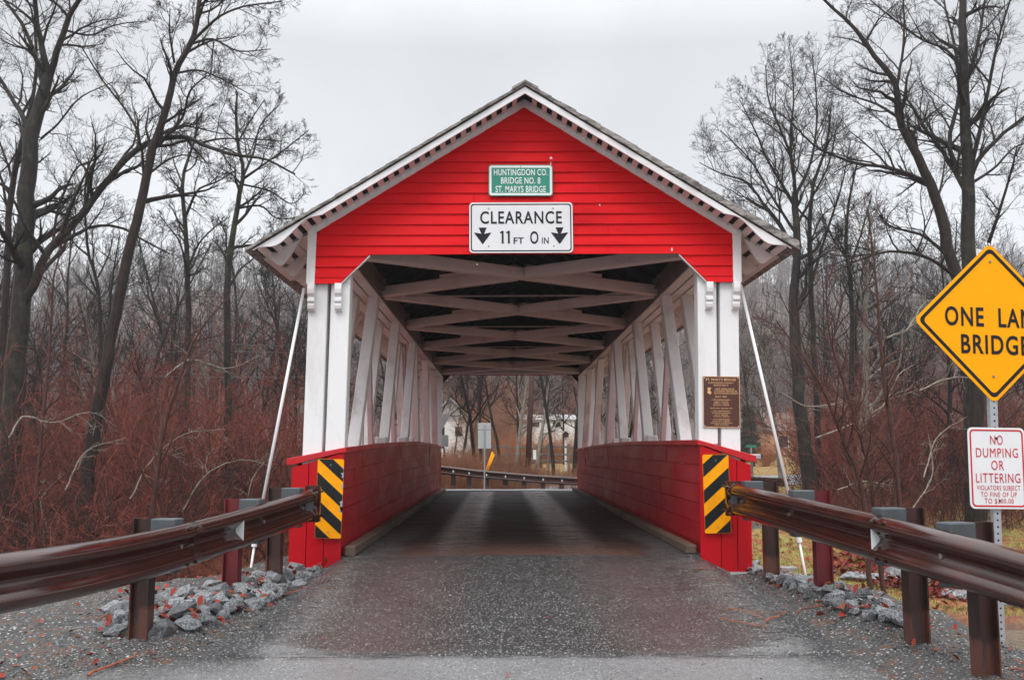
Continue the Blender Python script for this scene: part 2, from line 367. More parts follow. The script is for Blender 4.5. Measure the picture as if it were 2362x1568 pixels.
# road
ry = np.concatenate([np.linspace(-45, -7, 20), np.linspace(-6.8, 0.02, 110)]); cols = 60
le = np.interp(ry, [-45, -7, -5, -4.2, -3.8, -2.9, -.5, .02], [-9, -5.6, -3.6, -2.65, -2.3, -2.02, -2.0, -2.15])
re = np.interp(ry, [-45, -7, -5, -4.1, -3.6, -3.1, -2.1, .02], [9, 5, 3.3, 2.97, 2.8, 2.6, 2.52, 2.62])
le = le + .04 * np.sin(ry * 9) + .03 * np.sin(ry * 23); re = re + .04 * np.sin(ry * 8 + 1) + .03 * np.sin(ry * 21)
tt = np.linspace(0, 1, cols); RX = le[:, None] * (1 - tt) + re[:, None] * tt; RY = np.repeat(ry[:, None], cols, 1)
RZ = zr(RY) - sag(RX, RY) + .006 * fbm(RX, RY, 1.1) + .004
RZ = RZ - np.exp(-((RY + 3.98) / .05) ** 2) * .012
RZ[:, 0] -= .05; RZ[:, -1] -= .05
V = np.stack([RX, RY, RZ], -1).reshape(-1, 3); ii = np.arange(len(V)).reshape(len(ry), cols)
Q = np.stack([ii[:-1, :-1], ii[:-1, 1:], ii[1:, 1:], ii[1:, :-1]], -1).reshape(-1, 4)
def roadm():
    t = NT('wet_asphalt'); v = t.co('Position'); sp = t.n('ShaderNodeSeparateXYZ'); t.l(v, sp.inputs[0]); X, Y = sp.outputs[0], sp.outputs[1]
    n = t.noise(v, 1.6, 5, .6); n2 = t.noise(v, 70, 3, .7); nf = t.noise(t.co('Position', (1, 3, 1)), 5, 6, .7)
    vc = t.vor(v, 120, 'Color'); q = t.n('ShaderNodeSeparateColor'); t.l(vc, q.inputs[0])
    vc2 = t.vor(v, 75, 'Color'); q2 = t.n('ShaderNodeSeparateColor'); t.l(vc2, q2.inputs[0])
    up_ = t.mix(n2, (.016, .016, .016), (.050, .049, .048)); lo_ = t.mix(n2, (.125, .126, .13), (.235, .233, .236))
    sd = t.math('MAXIMUM', t.ss(t.math('ADD', X, t.math('MULTIPLY', nf, 1.2)), 2.5, 3.3), t.ss(t.math('SUBTRACT', X, t.math('MULTIPLY', nf, 1.2)), -2.5, -3.4)); lo_ = t.mix(t.math('MULTIPLY', sd, .92), lo_, t.mix(q.outputs[1], (.03, .031, .033), (.13, .128, .125)))
    xr = t.math('ABSOLUTE', t.math('SUBTRACT', X, BX - .05)); xw = t.math('ADD', t.math('ADD', xr, t.math('MULTIPLY', n, .4)), t.math('MULTIPLY', t.math('SUBTRACT', nf, .5), .7))
    tr = t.math('MULTIPLY', t.ss(xw, .55, 1.25), t.ss(xw, 2.2, 1.35))
    up_ = t.mix(t.math('MULTIPLY', tr, .85), up_, t.mix(n2, (.052, .031, .029), (.095, .062, .058)))
    sh = t.ss(xw, 1.7, 2.1); up_ = t.mix(t.math('MULTIPLY', sh, t.ss(nf, .62, .45)), up_, t.mix(n2, (.06, .06, .061), (.145, .143, .14)))
    near = t.ss(t.math('ADD', t.math('ADD', Y, t.math('MULTIPLY', nf, .30)), t.math('MULTIPLY', t.ss(xr, 1.2, 2.6), -.5)), -3.72, -3.94)
    c = t.mix(near, up_, lo_)
    edge = t.ss(t.math('ADD', X, t.math('MULTIPLY', n, .4)), 2.45, 2.6); edl = t.ss(t.math('SUBTRACT', X, t.math('MULTIPLY', n, .5)), -1.85, -2.2)
    ed = t.math('MULTIPLY', t.math('MAXIMUM', edge, edl), t.ss(Y, -4.6, -4.0)); c = t.mix(t.math('MULTIPLY', ed, .9), c, t.mix(n2, (.012, .013, .015), (.035, .036, .038)))
    bl = t.math('MULTIPLY', t.ss(Y, -.75, -.1), t.ss(nf, .3, .6)); c = t.mix(t.math('MULTIPLY', bl, .7), c, (.022, .022, .023))
    seam = t.math('MULTIPLY', t.ss(t.math('ABSOLUTE', t.math('ADD', t.math('ADD', Y, 3.97), t.math('MULTIPLY', nf, .10))), .16, .03), t.ss(nf, .62, .42)); c = t.mix(t.math('MULTIPLY', seam, .85), c, (.018, .018, .019))
    c = t.mix(t.math('MULTIPLY', t.ss(q.outputs[0], .90, .93, 0, .75), t.math('SUBTRACT', 1., t.math('MULTIPLY', tr, .45))), c, (.36, .355, .35)); c = t.mix(t.math('MULTIPLY', t.ss(q2.outputs[1], .966, .978, 0, .7), t.math('SUBTRACT', 1., t.math('MULTIPLY', tr, .45))), c, (.46, .45, .44))
    c = t.mix(t.ss(q.outputs[2], .90, .93, 0, .75), c, (.016, .016, .018))
    t.bump(t.math('ADD', n2, q.outputs[1]), .6, .008)
    return t.fin(c, t.ss(n, .35, .65, .28, .46), .5)
M['road'] = roadm()
sets(link('road', np_mesh('road', V, Q, True), M['road']), kind='structure')
# far road curving off to the right beyond the bridge
pth = [(.24, 18.2), (.24, 20), (1.5, 22.6), (5, 27), (11, 33), (20, 39), (36, 44), (70, 47)]
pts = np.array(pth); s_ = np.linspace(0, len(pth) - 1, 50); px_ = np.interp(s_, range(len(pth)), pts[:, 0]); py_ = np.interp(s_, range(len(pth)), pts[:, 1])
tx, ty = np.gradient(px_), np.gradient(py_); ln = np.hypot(tx, ty); hwid = np.interp(s_, [0, 1, 2, 7], [2.1, 3.2, 3.4, 3.2])
VV = []
for sgn in (-1, -.33, .33, 1):
    xx = px_ - sgn * ty / ln * hwid; yy = py_ + sgn * tx / ln * hwid; VV.append(np.stack([xx, yy, ground(xx, yy) + .045], -1))
V = np.stack(VV, 1); n_ = len(s_); V = V.reshape(-1, 3); ii = np.arange(n_ * 4).reshape(n_, 4)
Q = np.stack([ii[:-1, :-1], ii[:-1, 1:], ii[1:, 1:], ii[1:, :-1]], -1).reshape(-1, 4)
sets(link('far_road', np_mesh('far_road', V, Q, True), plain('far_asphalt', (.24, .25, .26), .4, .3, 3)), kind='structure')

# ------------------------------------------------------------------ covered bridge
BL = 18.15
def shear(v): return (v[0] + .014 * (v[2] - 1.2), v[1], v[2] + .006 * v[0])
def U(px, py, Y=0.):
    p = P(px, py, Y); z = p.z - .006 * (p.x - BX); return (p.x - BX - .014 * (z - 1.2), z)
bridge = empty('covered_bridge', (BX, 0, 0), label='red and white wooden covered bridge with a gabled roof and open truss sides', cat='bridge')
def bp(mb, name, mat, bevel=0, parent=None, smooth=False): return mb.build(name, M[mat] if isinstance(mat, str) else mat, parent or bridge, bevel, smooth, shear)
rng = random.Random(7)
RU, RZT, SL, HS = -.03, 5.50, .623, 3.135            # ridge u, ridge top z, slope, half span
def roofz(u): return RZT - abs(u - RU) * SL
# deck planks
mb = MB(); yy = .02
while yy < BL:
    wd = rng.uniform(.17, .23); mb.box(-2.12, 2.12, yy, min(yy + wd - .008, BL), -.12, rng.uniform(-.004, .003)); yy += wd
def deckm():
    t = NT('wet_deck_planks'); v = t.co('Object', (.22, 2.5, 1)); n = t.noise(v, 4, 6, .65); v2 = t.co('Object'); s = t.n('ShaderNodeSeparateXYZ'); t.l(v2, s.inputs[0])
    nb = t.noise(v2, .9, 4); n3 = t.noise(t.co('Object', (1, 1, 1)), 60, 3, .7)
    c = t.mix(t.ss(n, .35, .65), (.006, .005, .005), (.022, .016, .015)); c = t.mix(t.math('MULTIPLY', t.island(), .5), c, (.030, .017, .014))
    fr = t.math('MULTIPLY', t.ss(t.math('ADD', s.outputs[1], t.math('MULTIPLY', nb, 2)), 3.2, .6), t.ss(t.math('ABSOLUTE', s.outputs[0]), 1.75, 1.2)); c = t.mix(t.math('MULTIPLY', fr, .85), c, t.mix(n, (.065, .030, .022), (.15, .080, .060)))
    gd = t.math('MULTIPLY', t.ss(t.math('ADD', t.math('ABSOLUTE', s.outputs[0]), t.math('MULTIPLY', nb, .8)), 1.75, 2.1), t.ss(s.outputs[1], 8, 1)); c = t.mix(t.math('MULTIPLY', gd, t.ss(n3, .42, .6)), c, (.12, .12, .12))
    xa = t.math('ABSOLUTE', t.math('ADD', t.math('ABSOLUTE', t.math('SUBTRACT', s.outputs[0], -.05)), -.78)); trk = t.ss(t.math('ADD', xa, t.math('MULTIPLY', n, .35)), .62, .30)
    track_sheen = t.math('MULTIPLY', trk, t.math('MULTIPLY', t.ss(n, .44, .56), t.ss(s.outputs[1], 3, 14))); c = t.mix(t.math('MULTIPLY', track_sheen, .8), c, (.36, .36, .37))  # bright wet reflections on the far wheel tracks, painted in as pale colour
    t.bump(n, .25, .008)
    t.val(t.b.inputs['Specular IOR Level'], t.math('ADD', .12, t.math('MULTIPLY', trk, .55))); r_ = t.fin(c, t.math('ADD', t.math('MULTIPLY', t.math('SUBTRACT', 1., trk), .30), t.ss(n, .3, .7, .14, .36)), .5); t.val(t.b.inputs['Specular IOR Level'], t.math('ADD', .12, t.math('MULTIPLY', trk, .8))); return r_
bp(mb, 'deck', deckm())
mb = MB(); mb.box(-2.7, 2.7, .06, 1.3, -2.9, -.14); mb.box(-2.95, 2.95, -.12, .9, -2.9, -.2); mb.box(-2.9, 2.9, BL - 1.2, BL - .05, -2.6, -.14)
bp(mb, 'abutment', 'concrete', .02)
mb = MB()
for u in (-2.3, -1.2, 0, 1.2, 2.3): mb.box(u - .12, u + .12, .1, BL - .1, -.5, -.125)
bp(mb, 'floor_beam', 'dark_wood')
# parapets
for s in (-1, 1):
    ci = 1.25 if s < 0 else 1.31                     # height of the inner cap edge
    q = rng.random
    mb = MB(); zz = -.1; k = 0
    def cam_(y): return (.12 * (y / BL) + .10 * math.sin(math.pi * y / BL)) if s < 0 else (.07 * math.sin(math.pi * y / BL) - .05 * y / BL)
    nrow = 6; h = (ci - .055 + .1) / nrow
    for r_ in range(nrow):
        y0 = .0
        off = rng.uniform(.9, 2.4)
        while y0 < BL:
            y1 = min(BL, y0 + off); off = rng.uniform(1.5, 3.1); ofs = rng.uniform(0, .014)
            n_ = max(1, int((y1 - y0) / 1.5)); 
            for j in range(n_):
                a = y0 + (y1 - y0) * j / n_; b = y0 + (y1 - y0) * (j + 1) / n_ - (.004 if j == n_ - 1 else 0)
                za, zb = zz + (cam_(a) * (r_ / nrow)), zz + cam_(b) * (r_ / nrow); ta, tb = zz + h - .007 + cam_(a) * ((r_ + 1) / nrow), zz + h - .007 + cam_(b) * ((r_ + 1) / nrow)
                xi, xo = s * (2.105 - ofs), s * 2.15
                mb.hexa([(xi, a, za), (xo, a, za), (xo, b, zb), (xi, b, zb), (xi, a, ta), (xo, a, ta), (xo, b, tb), (xi, b, tb)])
            y0 = y1
        zz += h
    mb.box(s * 2.15, s * 2.17, .02, BL - .02, -.1, ci - .1)
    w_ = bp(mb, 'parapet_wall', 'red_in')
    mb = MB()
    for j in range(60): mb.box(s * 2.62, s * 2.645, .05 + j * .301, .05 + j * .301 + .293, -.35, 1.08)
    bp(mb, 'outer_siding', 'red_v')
    mb = MB(); ns = 12
    for j in range(ns):
        a, b = -.05 + (BL + .1) * j / ns, -.05 + (BL + .1) * (j + 1) / ns - .003
        ja, jb = cam_(max(a, 0)), cam_(min(b, BL)); o = rng.uniform(-.004, .004)
        zo = 1.13
        pr = [(s * 2.055, ci - .055 + o), (s * 2.055, ci + .012 + o), (s * 2.745, zo), (s * 2.745, zo - .075), (s * 2.66, zo - .07), (s * 2.13, ci - .06)]
        A = [(u, a, z + ja) for u, z in pr]; B = [(u, b, z + jb) for u, z in pr]; n_ = len(pr)
        mb.add(A + B, [tuple(range(n_)), tuple(range(n_, 2 * n_))] + [(i, (i + 1) % n_, n_ + (i + 1) % n_, n_ + i) for i in range(n_)])
    mb.build('cap', M['red_cap'], w_, .006, False, shear)
    for Y0, dy in ((-.03, .03), (BL, .03)):          # end panels: three upright boards
        mb = MB(); xs = [2.085, 2.285, 2.49, 2.69] if s < 0 else [2.085, 2.33, 2.52, 2.69]
        for i in range(3):
            a, b = s * xs[i], s * (xs[i + 1] - .007); zo = lambda u: ci - .05 - (abs(u) - 2.09) * (ci - 1.07) / .6
            zb = -.13 if i else .0
            mb.hexa([(a, Y0, -.32), (b, Y0, -.32), (b, Y0 + dy, -.32), (a, Y0 + dy, -.32), (a, Y0, zo(a)), (b, Y0, zo(b)), (b, Y0 + dy, zo(b)), (a, Y0 + dy, zo(a))])
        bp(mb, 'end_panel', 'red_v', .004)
    mb = MB(); y0 = .03
    while y0 < BL:
        y1 = min(BL - .02, y0 + rng.uniform(3.4, 4.4)); mb.box(s * 1.925, s * 2.05, y0, y1 - .012, .0, .11 + rng.uniform(-.008, .008)); y0 = y1 + .001
        if y1 > BL - .1: break
    bp(mb, 'kerb', 'kerb', .012)
    # posts at both ends with corbels
    for Y0 in (.02, BL - .24):
        for a, b in ((2.085, 2.312), (2.352, 2.578)):
            mb = MB().box(s * a, s * b, Y0, Y0 + .22, 1.05 if a > 2.2 else ci - .045, 3.52); p_ = bp(mb, 'post', 'white', .008)
            if Y0 < 1:
                c0 = (2.168 if a < 2.2 else 2.49); c1 = c0 + .082
                prof = [(0, 3.19), (-.13, 3.19), (-.135, 3.12), (-.125, 3.07), (-.10, 3.045), (-.085, 3.035), (-.085, 3.02), (-.11, 3.01), (-.11, 2.975), (-.085, 2.965), (-.092, 2.93), (-.08, 2.89), (-.04, 2.865), (0, 2.86)]
                mb = MB().prism([(s * c0, .02 + d, z) for d, z in prof], (s * (c1 - c0), 0, 0)); mb.build('corbel', M['white'], p_, .003, False, shear)
    # upper chord: three timbers side by side
    for a, b in ((2.10, 2.245), (2.262, 2.42), (2.437, 2.58)):
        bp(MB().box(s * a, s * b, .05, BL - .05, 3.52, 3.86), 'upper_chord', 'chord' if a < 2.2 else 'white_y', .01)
    mb = MB()
    for a, b in ((2.105, 2.24), (2.27, 2.40), (2.43, 2.57)): mb.box(s * a, s * b, .25, BL - .25, 3.495, 3.516)
    bp(mb, 'chord_planks', 'white_y', .003)
    # truss braces: pairs leaning toward the middle, single counters the other way
    LO, HI = [1.33, 4.5, 7.72], [2.87, 5.85, 8.95]
    for i in range(6):
        lo, hi = (LO[i], HI[i]) if i < 3 else (BL - LO[5 - i], BL - HI[5 - i])
        for a in (2.185, 2.49):
            bp(MB().beam((s * a, lo - (hi - lo) * .09, 1.0), (s * (a + rng.uniform(-.012, .012)), hi + rng.uniform(-.03, .03), 3.50), .185, .155, (1, 0, 0)), 'truss_brace', 'brace', .008)
    for b_ in (4.12, 7.36, BL - 4.12, BL - 7.36):
        e_ = b_ + (-.85 if b_ < 9 else .85); bp(MB().beam((s * 2.335, b_ + (b_ - e_) * .06, 1.05), (s * 2.335, e_, 3.50), .14, .075, (1, 0, 0)), 'counter_brace', 'white_x', .006)
    for yv in (.75, 3.2, 6.25, 9.07, BL - 6.25, BL - 3.2):
        for dx in (2.335,): bp(MB().tube([(s * dx, yv, 1.0), (s * dx, yv, 3.52)], .014, 6), 'truss_rod', 'iron')
    for yv in (4.35, 7.6, 9.07, BL - 7.6, BL - 4.35):
        bp(MB().box(s * 2.10, s * 2.28, yv - .16, yv + .02, ci + cam_(yv) - .02, ci + .10 + cam_(yv)), 'brace_shoe', 'brace', .02)
    # bolt plates on the chord at the bracing nodes
    for yn in (.35, 2.9, 6.6, 10.3, 13.9):
        mb = MB()
        for _ in range(9):
            y_, z_ = yn + rng.uniform(-.32, .32), rng.uniform(3.60, 3.80); mb.beam((s * 2.105, y_, z_), (s * 2.065, y_, z_), .055, .055); mb.tube([(s * 2.07, y_, z_), (s * 2.03, y_, z_)], .014, 6)
        bp(mb, 'bolt_plate', 'chord', .003)
# lateral X bracing
nodes = [.15, 3.25, 6.95, 10.6, 14.2, 17.75]
for i in range(5):
    a, b = nodes[i] + .08, nodes[i + 1] - .08
    bp(MB().beam((-2.1, a, 3.63), (2.1, b, 3.63), .16, .15), 'lateral_brace', 'white_x', .008)
    for s in (-1, 1):
        p0 = Vector((s * 2.1, a if s > 0 else b, 3.63)); c_ = Vector((0, (a + b) / 2, 3.63)); d_ = (c_ - p0).normalized()
        bp(MB().beam(p0, c_ - d_ * .10, .16, .15), 'lateral_brace', 'white_x', .008)
    for s in (-1, 1):
        e0, e1 = Vector((s * .25, (a + b) / 2 + s * ( .22 if i % 2 else .22), 3.735)), Vector((s * 1.15, (a + b) / 2 + (b - a) * .27, 3.735))
        bp(MB().beam(Vector((s * .05, (a + b) / 2 + .05, 3.735)), e1, .13, .055), 'brace_block', 'white_x', .004)
    bp(MB().tube([(-2.1, b + .33, 3.62), (2.1, b + .33, 3.62)], .014, 6), 'tie_rod', 'iron')
for s in (-1, 1):
    bp(MB().beam((s * 2.09, BL - .2, 3.10), (s * 1.62, BL - .2, 3.56), .10, .10), 'knee_brace', 'white_x', .006)
bp(MB().box(-2.1, 2.1, BL - .3, BL - .12, 3.56, 3.74), 'tie_beam', 'white_x', .008)
# gables with lapped boards
def gable(front):
    yf = -.02 if front else BL + .02; sg = -1 if front else 1
    mb = MB(); z0 = 3.195; step = .1285; ZO, ZB = 3.545, 3.195
    brk = {2: -1.0, 6: -.62, 8: -.62, 5: 1.0, 9: .9, 3: 1.0}
    cuts = [3.195]; k = 0
    while cuts[-1] < 5.38: cuts.append(cuts[-1] + (step if k else .075)); k += 1
    for k in range(len(cuts) - 1):
        zs = [cuts[k]] + [z for z in (ZO,) if cuts[k] < z < cuts[k + 1]] + [min(cuts[k + 1], 5.40)]
        for a, b in zip(zs[:-1], zs[1:]):
            hwf = lambda z: min(2.5, max(0.0, (5.40 - z) / SL))
            segs = []
            if b <= ZO + 1e-6:
                dg = lambda z: 2.2 - (z - ZB) / (ZO - ZB) * .345
                segs += [((-hwf(a), -dg(a)), (-hwf(b), -dg(b))), ((dg(a), hwf(a)), (dg(b), hwf(b)))]
            else:
                c_ = brk.get(k)
                if c_ is None: segs.append(((-hwf(a), hwf(a)), (-hwf(b), hwf(b))))
                else: segs += [((-hwf(a), c_ - .002), (-hwf(b), c_ - .002)), ((c_ + .002, hwf(a)), (c_ + .002, hwf(b)))]
            for (a0, a1), (b0, b1) in segs:
                lap = .030 * (1 - (a - cuts[k]) / step); t1 = .004 + .026 * (1 - min(1, (b - cuts[k]) / step)); bb = b + .006 if b > cuts[k + 1] - .001 else b
                mb.hexa([(a0, yf, a), (a1, yf, a), (a1, yf + sg * lap, a), (a0, yf + sg * lap, a), (b0, yf, bb), (b1, yf, bb), (b1, yf + sg * t1, bb), (b0, yf + sg * t1, bb)])
    bp(mb, 'gable_siding', 'red')
    if front:
        mb = MB(); r5 = random.Random(4)
        for px, py, w5, h5 in ((1271, 366, .018, .03), (1270, 380, .006, .05), (891, 539, .014, .009), (1549, 575, .012, .03), (1467, 440, .01, .01), (1383, 473, .008, .012), (1100, 610, .01, .008), (1320, 300, .006, .03)):
            u5, z5 = U(px, py, -.045); pl = [(u5 + w5 * r5.uniform(.6, 1.2) * math.cos(a), yf - .024, z5 + h5 * r5.uniform(.6, 1.2) * math.sin(a)) for a in np.linspace(0, 6.28, 8)[:-1]]; mb.prism(pl, (0, .02, 0))
        bp(mb, 'paint_scuff', 'sign_white')
    mb = MB()                                          # rough backing boards inside
    mb.prism([(-2.5, yf - sg * .01, 3.2), (-2.22, yf - sg * .01, 3.2), (-1.87, yf - sg * .01, 3.555), (1.87, yf - sg * .01, 3.555), (2.22, yf - sg * .01, 3.2), (2.5, yf - sg * .01, 3.2), (2.5, yf - sg * .01, 3.85), (RU, yf - sg * .01, 5.40), (-2.5, yf - sg * .01, 3.85)], (0, -sg * .02, 0))
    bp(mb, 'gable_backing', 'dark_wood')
    for s in (-1, 1):
        bp(MB().box(s * 2.5, s * 2.602, yf + sg * .033, yf - sg * .05, 3.19, 3.87), 'corner_board', 'white', .004)
        mb = MB().prism([(s * 2.20, yf + sg * .028, 3.186), (s * 1.855, yf + sg * .028, 3.536), (s * 1.85, yf + sg * .028, 3.522), (s * 2.185, yf + sg * .028, 3.186)], (0, -sg * .05, 0)); bp(mb, 'arch_trim', 'white_x')
        zt = lambda u: 5.475 - abs(u - RU) * SL
        mb = MB().prism([(RU, yf + sg * .04, zt(RU)), (s * 2.604, yf + sg * .04, zt(s * 2.604)), (s * 2.604, yf + sg * .04, zt(s * 2.604) - .118), (s * 2.5, yf + sg * .04, zt(s * 2.5) - .118), (RU, yf + sg * .04, zt(RU) - .108)], (0, -sg * .03, 0))
        bp(mb, 'rake_board', 'fascia', .003)
gable(True); gable(False)
# roof
YF, YB = -.45, BL + .45
def ogee(s, y, th, name, mat, h0=.105, u0=0., wall=2.45, belly=.17):
    pts = []; n = 26
    top = [(RU + s * (u0 - s * RU * 0), 0)]
    us = [u0 + (HS - .02 - u0) * i / 60 for i in range(61)]
    lowr = []
    for u in us:
        t = (u - wall) / (HS - .02 - wall)
        if t <= 0: hh = h0
        else: hh = h0 * (1 - t) * (1 - .75 * math.exp(-((t - .22) / .16) ** 2)) + belly * math.exp(-((t - .66) / .23) ** 2) * (1 - t ** 5)
        lowr.append((RU + s * u, RZT - .035 - u * SL - max(hh, .012)))
    up_ = [(RU + s * u, RZT - .035 - u * SL) for u in us]
    poly = up_ + lowr[::-1]
    mb = MB(); m = len(us)
    vs = [(a, y, z) for a, z in up_] + [(a, y, z) for a, z in lowr] + [(a, y + th, z) for a, z in up_] + [(a, y + th, z) for a, z in lowr]
    fs = []
    for i in range(m - 1):
        fs += [(i, i + 1, m + i + 1, m + i), (2 * m + i, 3 * m + i, 3 * m + i + 1, 2 * m + i + 1), (m + i, m + i + 1, 3 * m + i + 1, 3 * m + i), (i, 2 * m + i, 2 * m + i + 1, i + 1)]
    fs += [(0, m, 3 * m, 2 * m), (m - 1, 3 * m - 1, 4 * m - 1, 2 * m - 1)]
    mb.add(vs, fs); return bp(mb, name, mat)
for s in (-1, 1):
    # shingle sheet in courses, thicker and more ragged toward the right eave
    mb = MB(); nc = 22; rr = random.Random(3 + s)
    L = HS + .03
    for i in range(nc):
        u0 = L * i / nc - .02; u1 = L * (i + 1) / nc + .03
        z0 = RZT - .012 - max(u0, 0) * SL + .018; z1 = RZT - .012 - u1 * SL + .030
        yst = YF - .03
        nn = 26
        for j in range(nn):
            ya = yst + (YB + .03 - yst) * j / nn + (rr.uniform(-.012, .012) if j == 0 else 0); yb = yst + (YB + .03 - yst) * (j + 1) / nn - .004
            tk = rr.uniform(0, .008) + (.055 * (i / nc) + .012 if s > 0 else 0)
            a = RU + s * max(u0, 0); b = RU + s * u1
            mb.hexa([(a, ya, z0 - .022), (b, ya, z1 - .034), (b, yb, z1 - .034), (a, yb, z0 - .022), (a, ya, z0 + .0 + tk), (b, ya, z1 + tk), (b, yb, z1 + tk * .3), (a, yb, z0 + tk * .3)])
    bp(mb, 'roof_shingles', 'shingle')
    ogee(s, YF, .028, 'fascia_board', 'fascia', .078, 0., 2.35, .10)
    ogee(s, YB - .03, .028, 'fascia_board', 'fascia', .10, 0., 2.35, .10)
    for y in [.05 + .72 * i for i in range(26)]: ogee(s, y, .05, 'rafter_tail', 'white_y', .12, 2.5, 2.5, .20)
    # open laths under the gable overhang
    per = .1215
    for ya, yb in ((YF + .03, .045), (BL - .05, YB - .031)):
        mb = MB()
        for i in range(1, 26):
            u0 = i * per - .03; u1 = u0 + .056; z0, z1 = RZT - .040 - u0 * SL, RZT - .040 - u1 * SL
            mb.hexa([(RU + s * u0, ya, z0 - .03), (RU + s * u1, ya, z1 - .03), (RU + s * u1, yb, z1 - .03), (RU + s * u0, yb, z0 - .03), (RU + s * u0, ya, z0), (RU + s * u1, ya, z1), (RU + s * u1, yb, z1), (RU + s * u0, yb, z0)])
        bp(mb, 'roof_lath', 'white_y')
    mb = MB(); u0 = 2.6
    while u0 < HS - .03:
        u1 = min(u0 + .145, HS - .02); y0 = .05
        while y0 < BL:
            y1 = min(BL, y0 + rng.choice((.72, 1.44))); sh_ = rng.choice((0, 0, .05)); z0, z1 = RZT - .045 - u0 * SL, RZT - .045 - (u1 - .012 - sh_) * SL
            mb.hexa([(RU + s * u0, y0, z0 - .02), (RU + s * (u1 - .012 - sh_), y0, z1 - .02), (RU + s * (u1 - .012 - sh_), y1 - .006, z1 - .02), (RU + s * u0, y1 - .006, z0 - .02), (RU + s * u0, y0, z0), (RU + s * (u1 - .012 - sh_), y0, z1), (RU + s * (u1 - .012 - sh_), y1 - .006, z1), (RU + s * u0, y1 - .006, z0)])
            y0 = y1
        u0 = u1
    bp(mb, 'soffit_board', 'white_y')
    mb = MB(); z0, z1 = RZT - .046, RZT - .046 - 2.6 * SL
    mb.hexa([(RU, .045, z0 - .02), (RU + s * 2.6, .045, z1 - .02), (RU + s * 2.6, BL - .045, z1 - .02), (RU, BL - .045, z0 - .02), (RU, .045, z0), (RU + s * 2.6, .045, z1), (RU + s * 2.6, BL - .045, z1), (RU, BL - .045, z0)])
    for ya, yb in ((YF + .03, .04), (BL - .04, YB - .031)):  # dark sheet added above the open laths so their gaps read as shade
        z0, z1 = RZT - .036, RZT - .036 - (HS - .04) * SL
        mb.hexa([(RU, ya, z0), (RU + s * (HS - .04), ya, z1), (RU + s * (HS - .04), yb, z1), (RU, yb, z0), (RU, ya, z0 + .005), (RU + s * (HS - .04), ya, z1 + .005), (RU + s * (HS - .04), yb, z1 + .005), (RU, yb, z0 + .005)])
    bp(mb, 'sheathing_and_gap_shade', 'dark_wood')
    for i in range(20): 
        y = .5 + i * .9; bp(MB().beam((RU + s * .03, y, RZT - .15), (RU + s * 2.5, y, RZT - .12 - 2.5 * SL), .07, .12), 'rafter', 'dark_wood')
mb = MB(); rr = random.Random(5)
for j in range(40):
    ya = YF - .05 + j * (YB - YF + .1) / 40; yb = ya + (YB - YF + .1) / 40 + .03; k = rr.uniform(0, .012)
    for s in (-1, 1): mb.hexa([(RU, ya, RZT + .0 + k), (RU + s * .15, ya, RZT - .09 + k), (RU + s * .15, yb, RZT - .085 + k), (RU, yb, RZT + .005 + k), (RU, ya, RZT + .026 + k), (RU + s * .155, ya, RZT - .062 + k), (RU + s * .155, yb, RZT - .057 + k), (RU, yb, RZT + .03 + k)])
bp(mb, 'ridge_cap', 'shingle')

# ------------------------------------------------------------------ signs
def rpoly(poly, r, n=6):
    out = []; m = len(poly)
    for i in range(m):
        p = Vector(poly[i]); a = (Vector(poly[i - 1]) - p).normalized(); b = (Vector(poly[(i + 1) % m]) - p).normalized()
        h = math.acos(max(-1, min(1, a.dot(b)))) / 2; d = r / math.tan(h); c = p + (a + b).normalized() * (r / math.sin(h))
        s0 = p + a * d - c; s1 = p + b * d - c; a0 = math.atan2(s0.y, s0.x); a1 = math.atan2(s1.y, s1.x)
        while a1 - a0 > math.pi: a1 -= 2 * math.pi
        while a1 - a0 < -math.pi: a1 += 2 * math.pi
        out += [(c.x + r * math.cos(a0 + (a1 - a0) * k / n), c.y + r * math.sin(a0 + (a1 - a0) * k / n)) for k in range(n + 1)]
    return out
def rect(w, h, x=0, y=0): return [(x - w / 2, y - h / 2), (x + w / 2, y - h / 2), (x + w / 2, y + h / 2), (x - w / 2, y + h / 2)]
# a sign lives in its own frame: x right, z up, -y toward the viewer
def plate(poly, y0, y1): return MB().prism([(a, y0, b) for a, b in poly], (0, y1 - y0, 0))
def ring(outer, inner, y0, y1):
    n = len(outer); mb = MB(); vs = [(a, y0, b) for a, b in outer] + [(a, y0, b) for a, b in inner] + [(a, y1, b) for a, b in outer] + [(a, y1, b) for a, b in inner]
    fs = []
    for i in range(n):
        j = (i + 1) % n; fs += [(i, j, n + j, n + i), (2 * n + i, 3 * n + i, 3 * n + j, 2 * n + j), (i, 2 * n + i, 2 * n + j, j), (n + i, n + j, 3 * n + j, 3 * n + i)]
    return mb.add(vs, fs)
def words_mb(mb, s, cx, cz, h, wid=None, bold=.0, y=-.004, ls=1., align='CENTER'):
    cu = D.curves.new('t', 'FONT'); cu.body = s; cu.size = 1; cu.offset = bold; cu.space_character = ls; cu.resolution_u = 4
    o = D.objects.new('t', cu); COL.objects.link(o); dg = bpy.context.evaluated_depsgraph_get(); me = o.evaluated_get(dg).to_mesh()
    vs = [v.co.copy() for v in me.vertices]; fs = [tuple(p.vertices) for p in me.polygons]; o.evaluated_get(dg).to_mesh_clear(); D.objects.remove(o); D.curves.remove(cu)
    xs = [v.x for v in vs]; w0 = max(xs) - min(xs); capz = .729
    sz = h / capz; sx = wid / w0 if wid else sz
    x0 = cx - (w0 * sx / 2 if align == 'CENTER' else 0)
    mb.add([(x0 + (v.x - min(xs)) * sx, y, cz - h / 2 + v.y * sz) for v in vs], fs); return mb
def disc(mb, x, z, r, y0, y1, k=8): return mb.tube([(x, y1, z), (x, y0, z)], [r, r * .8], k)
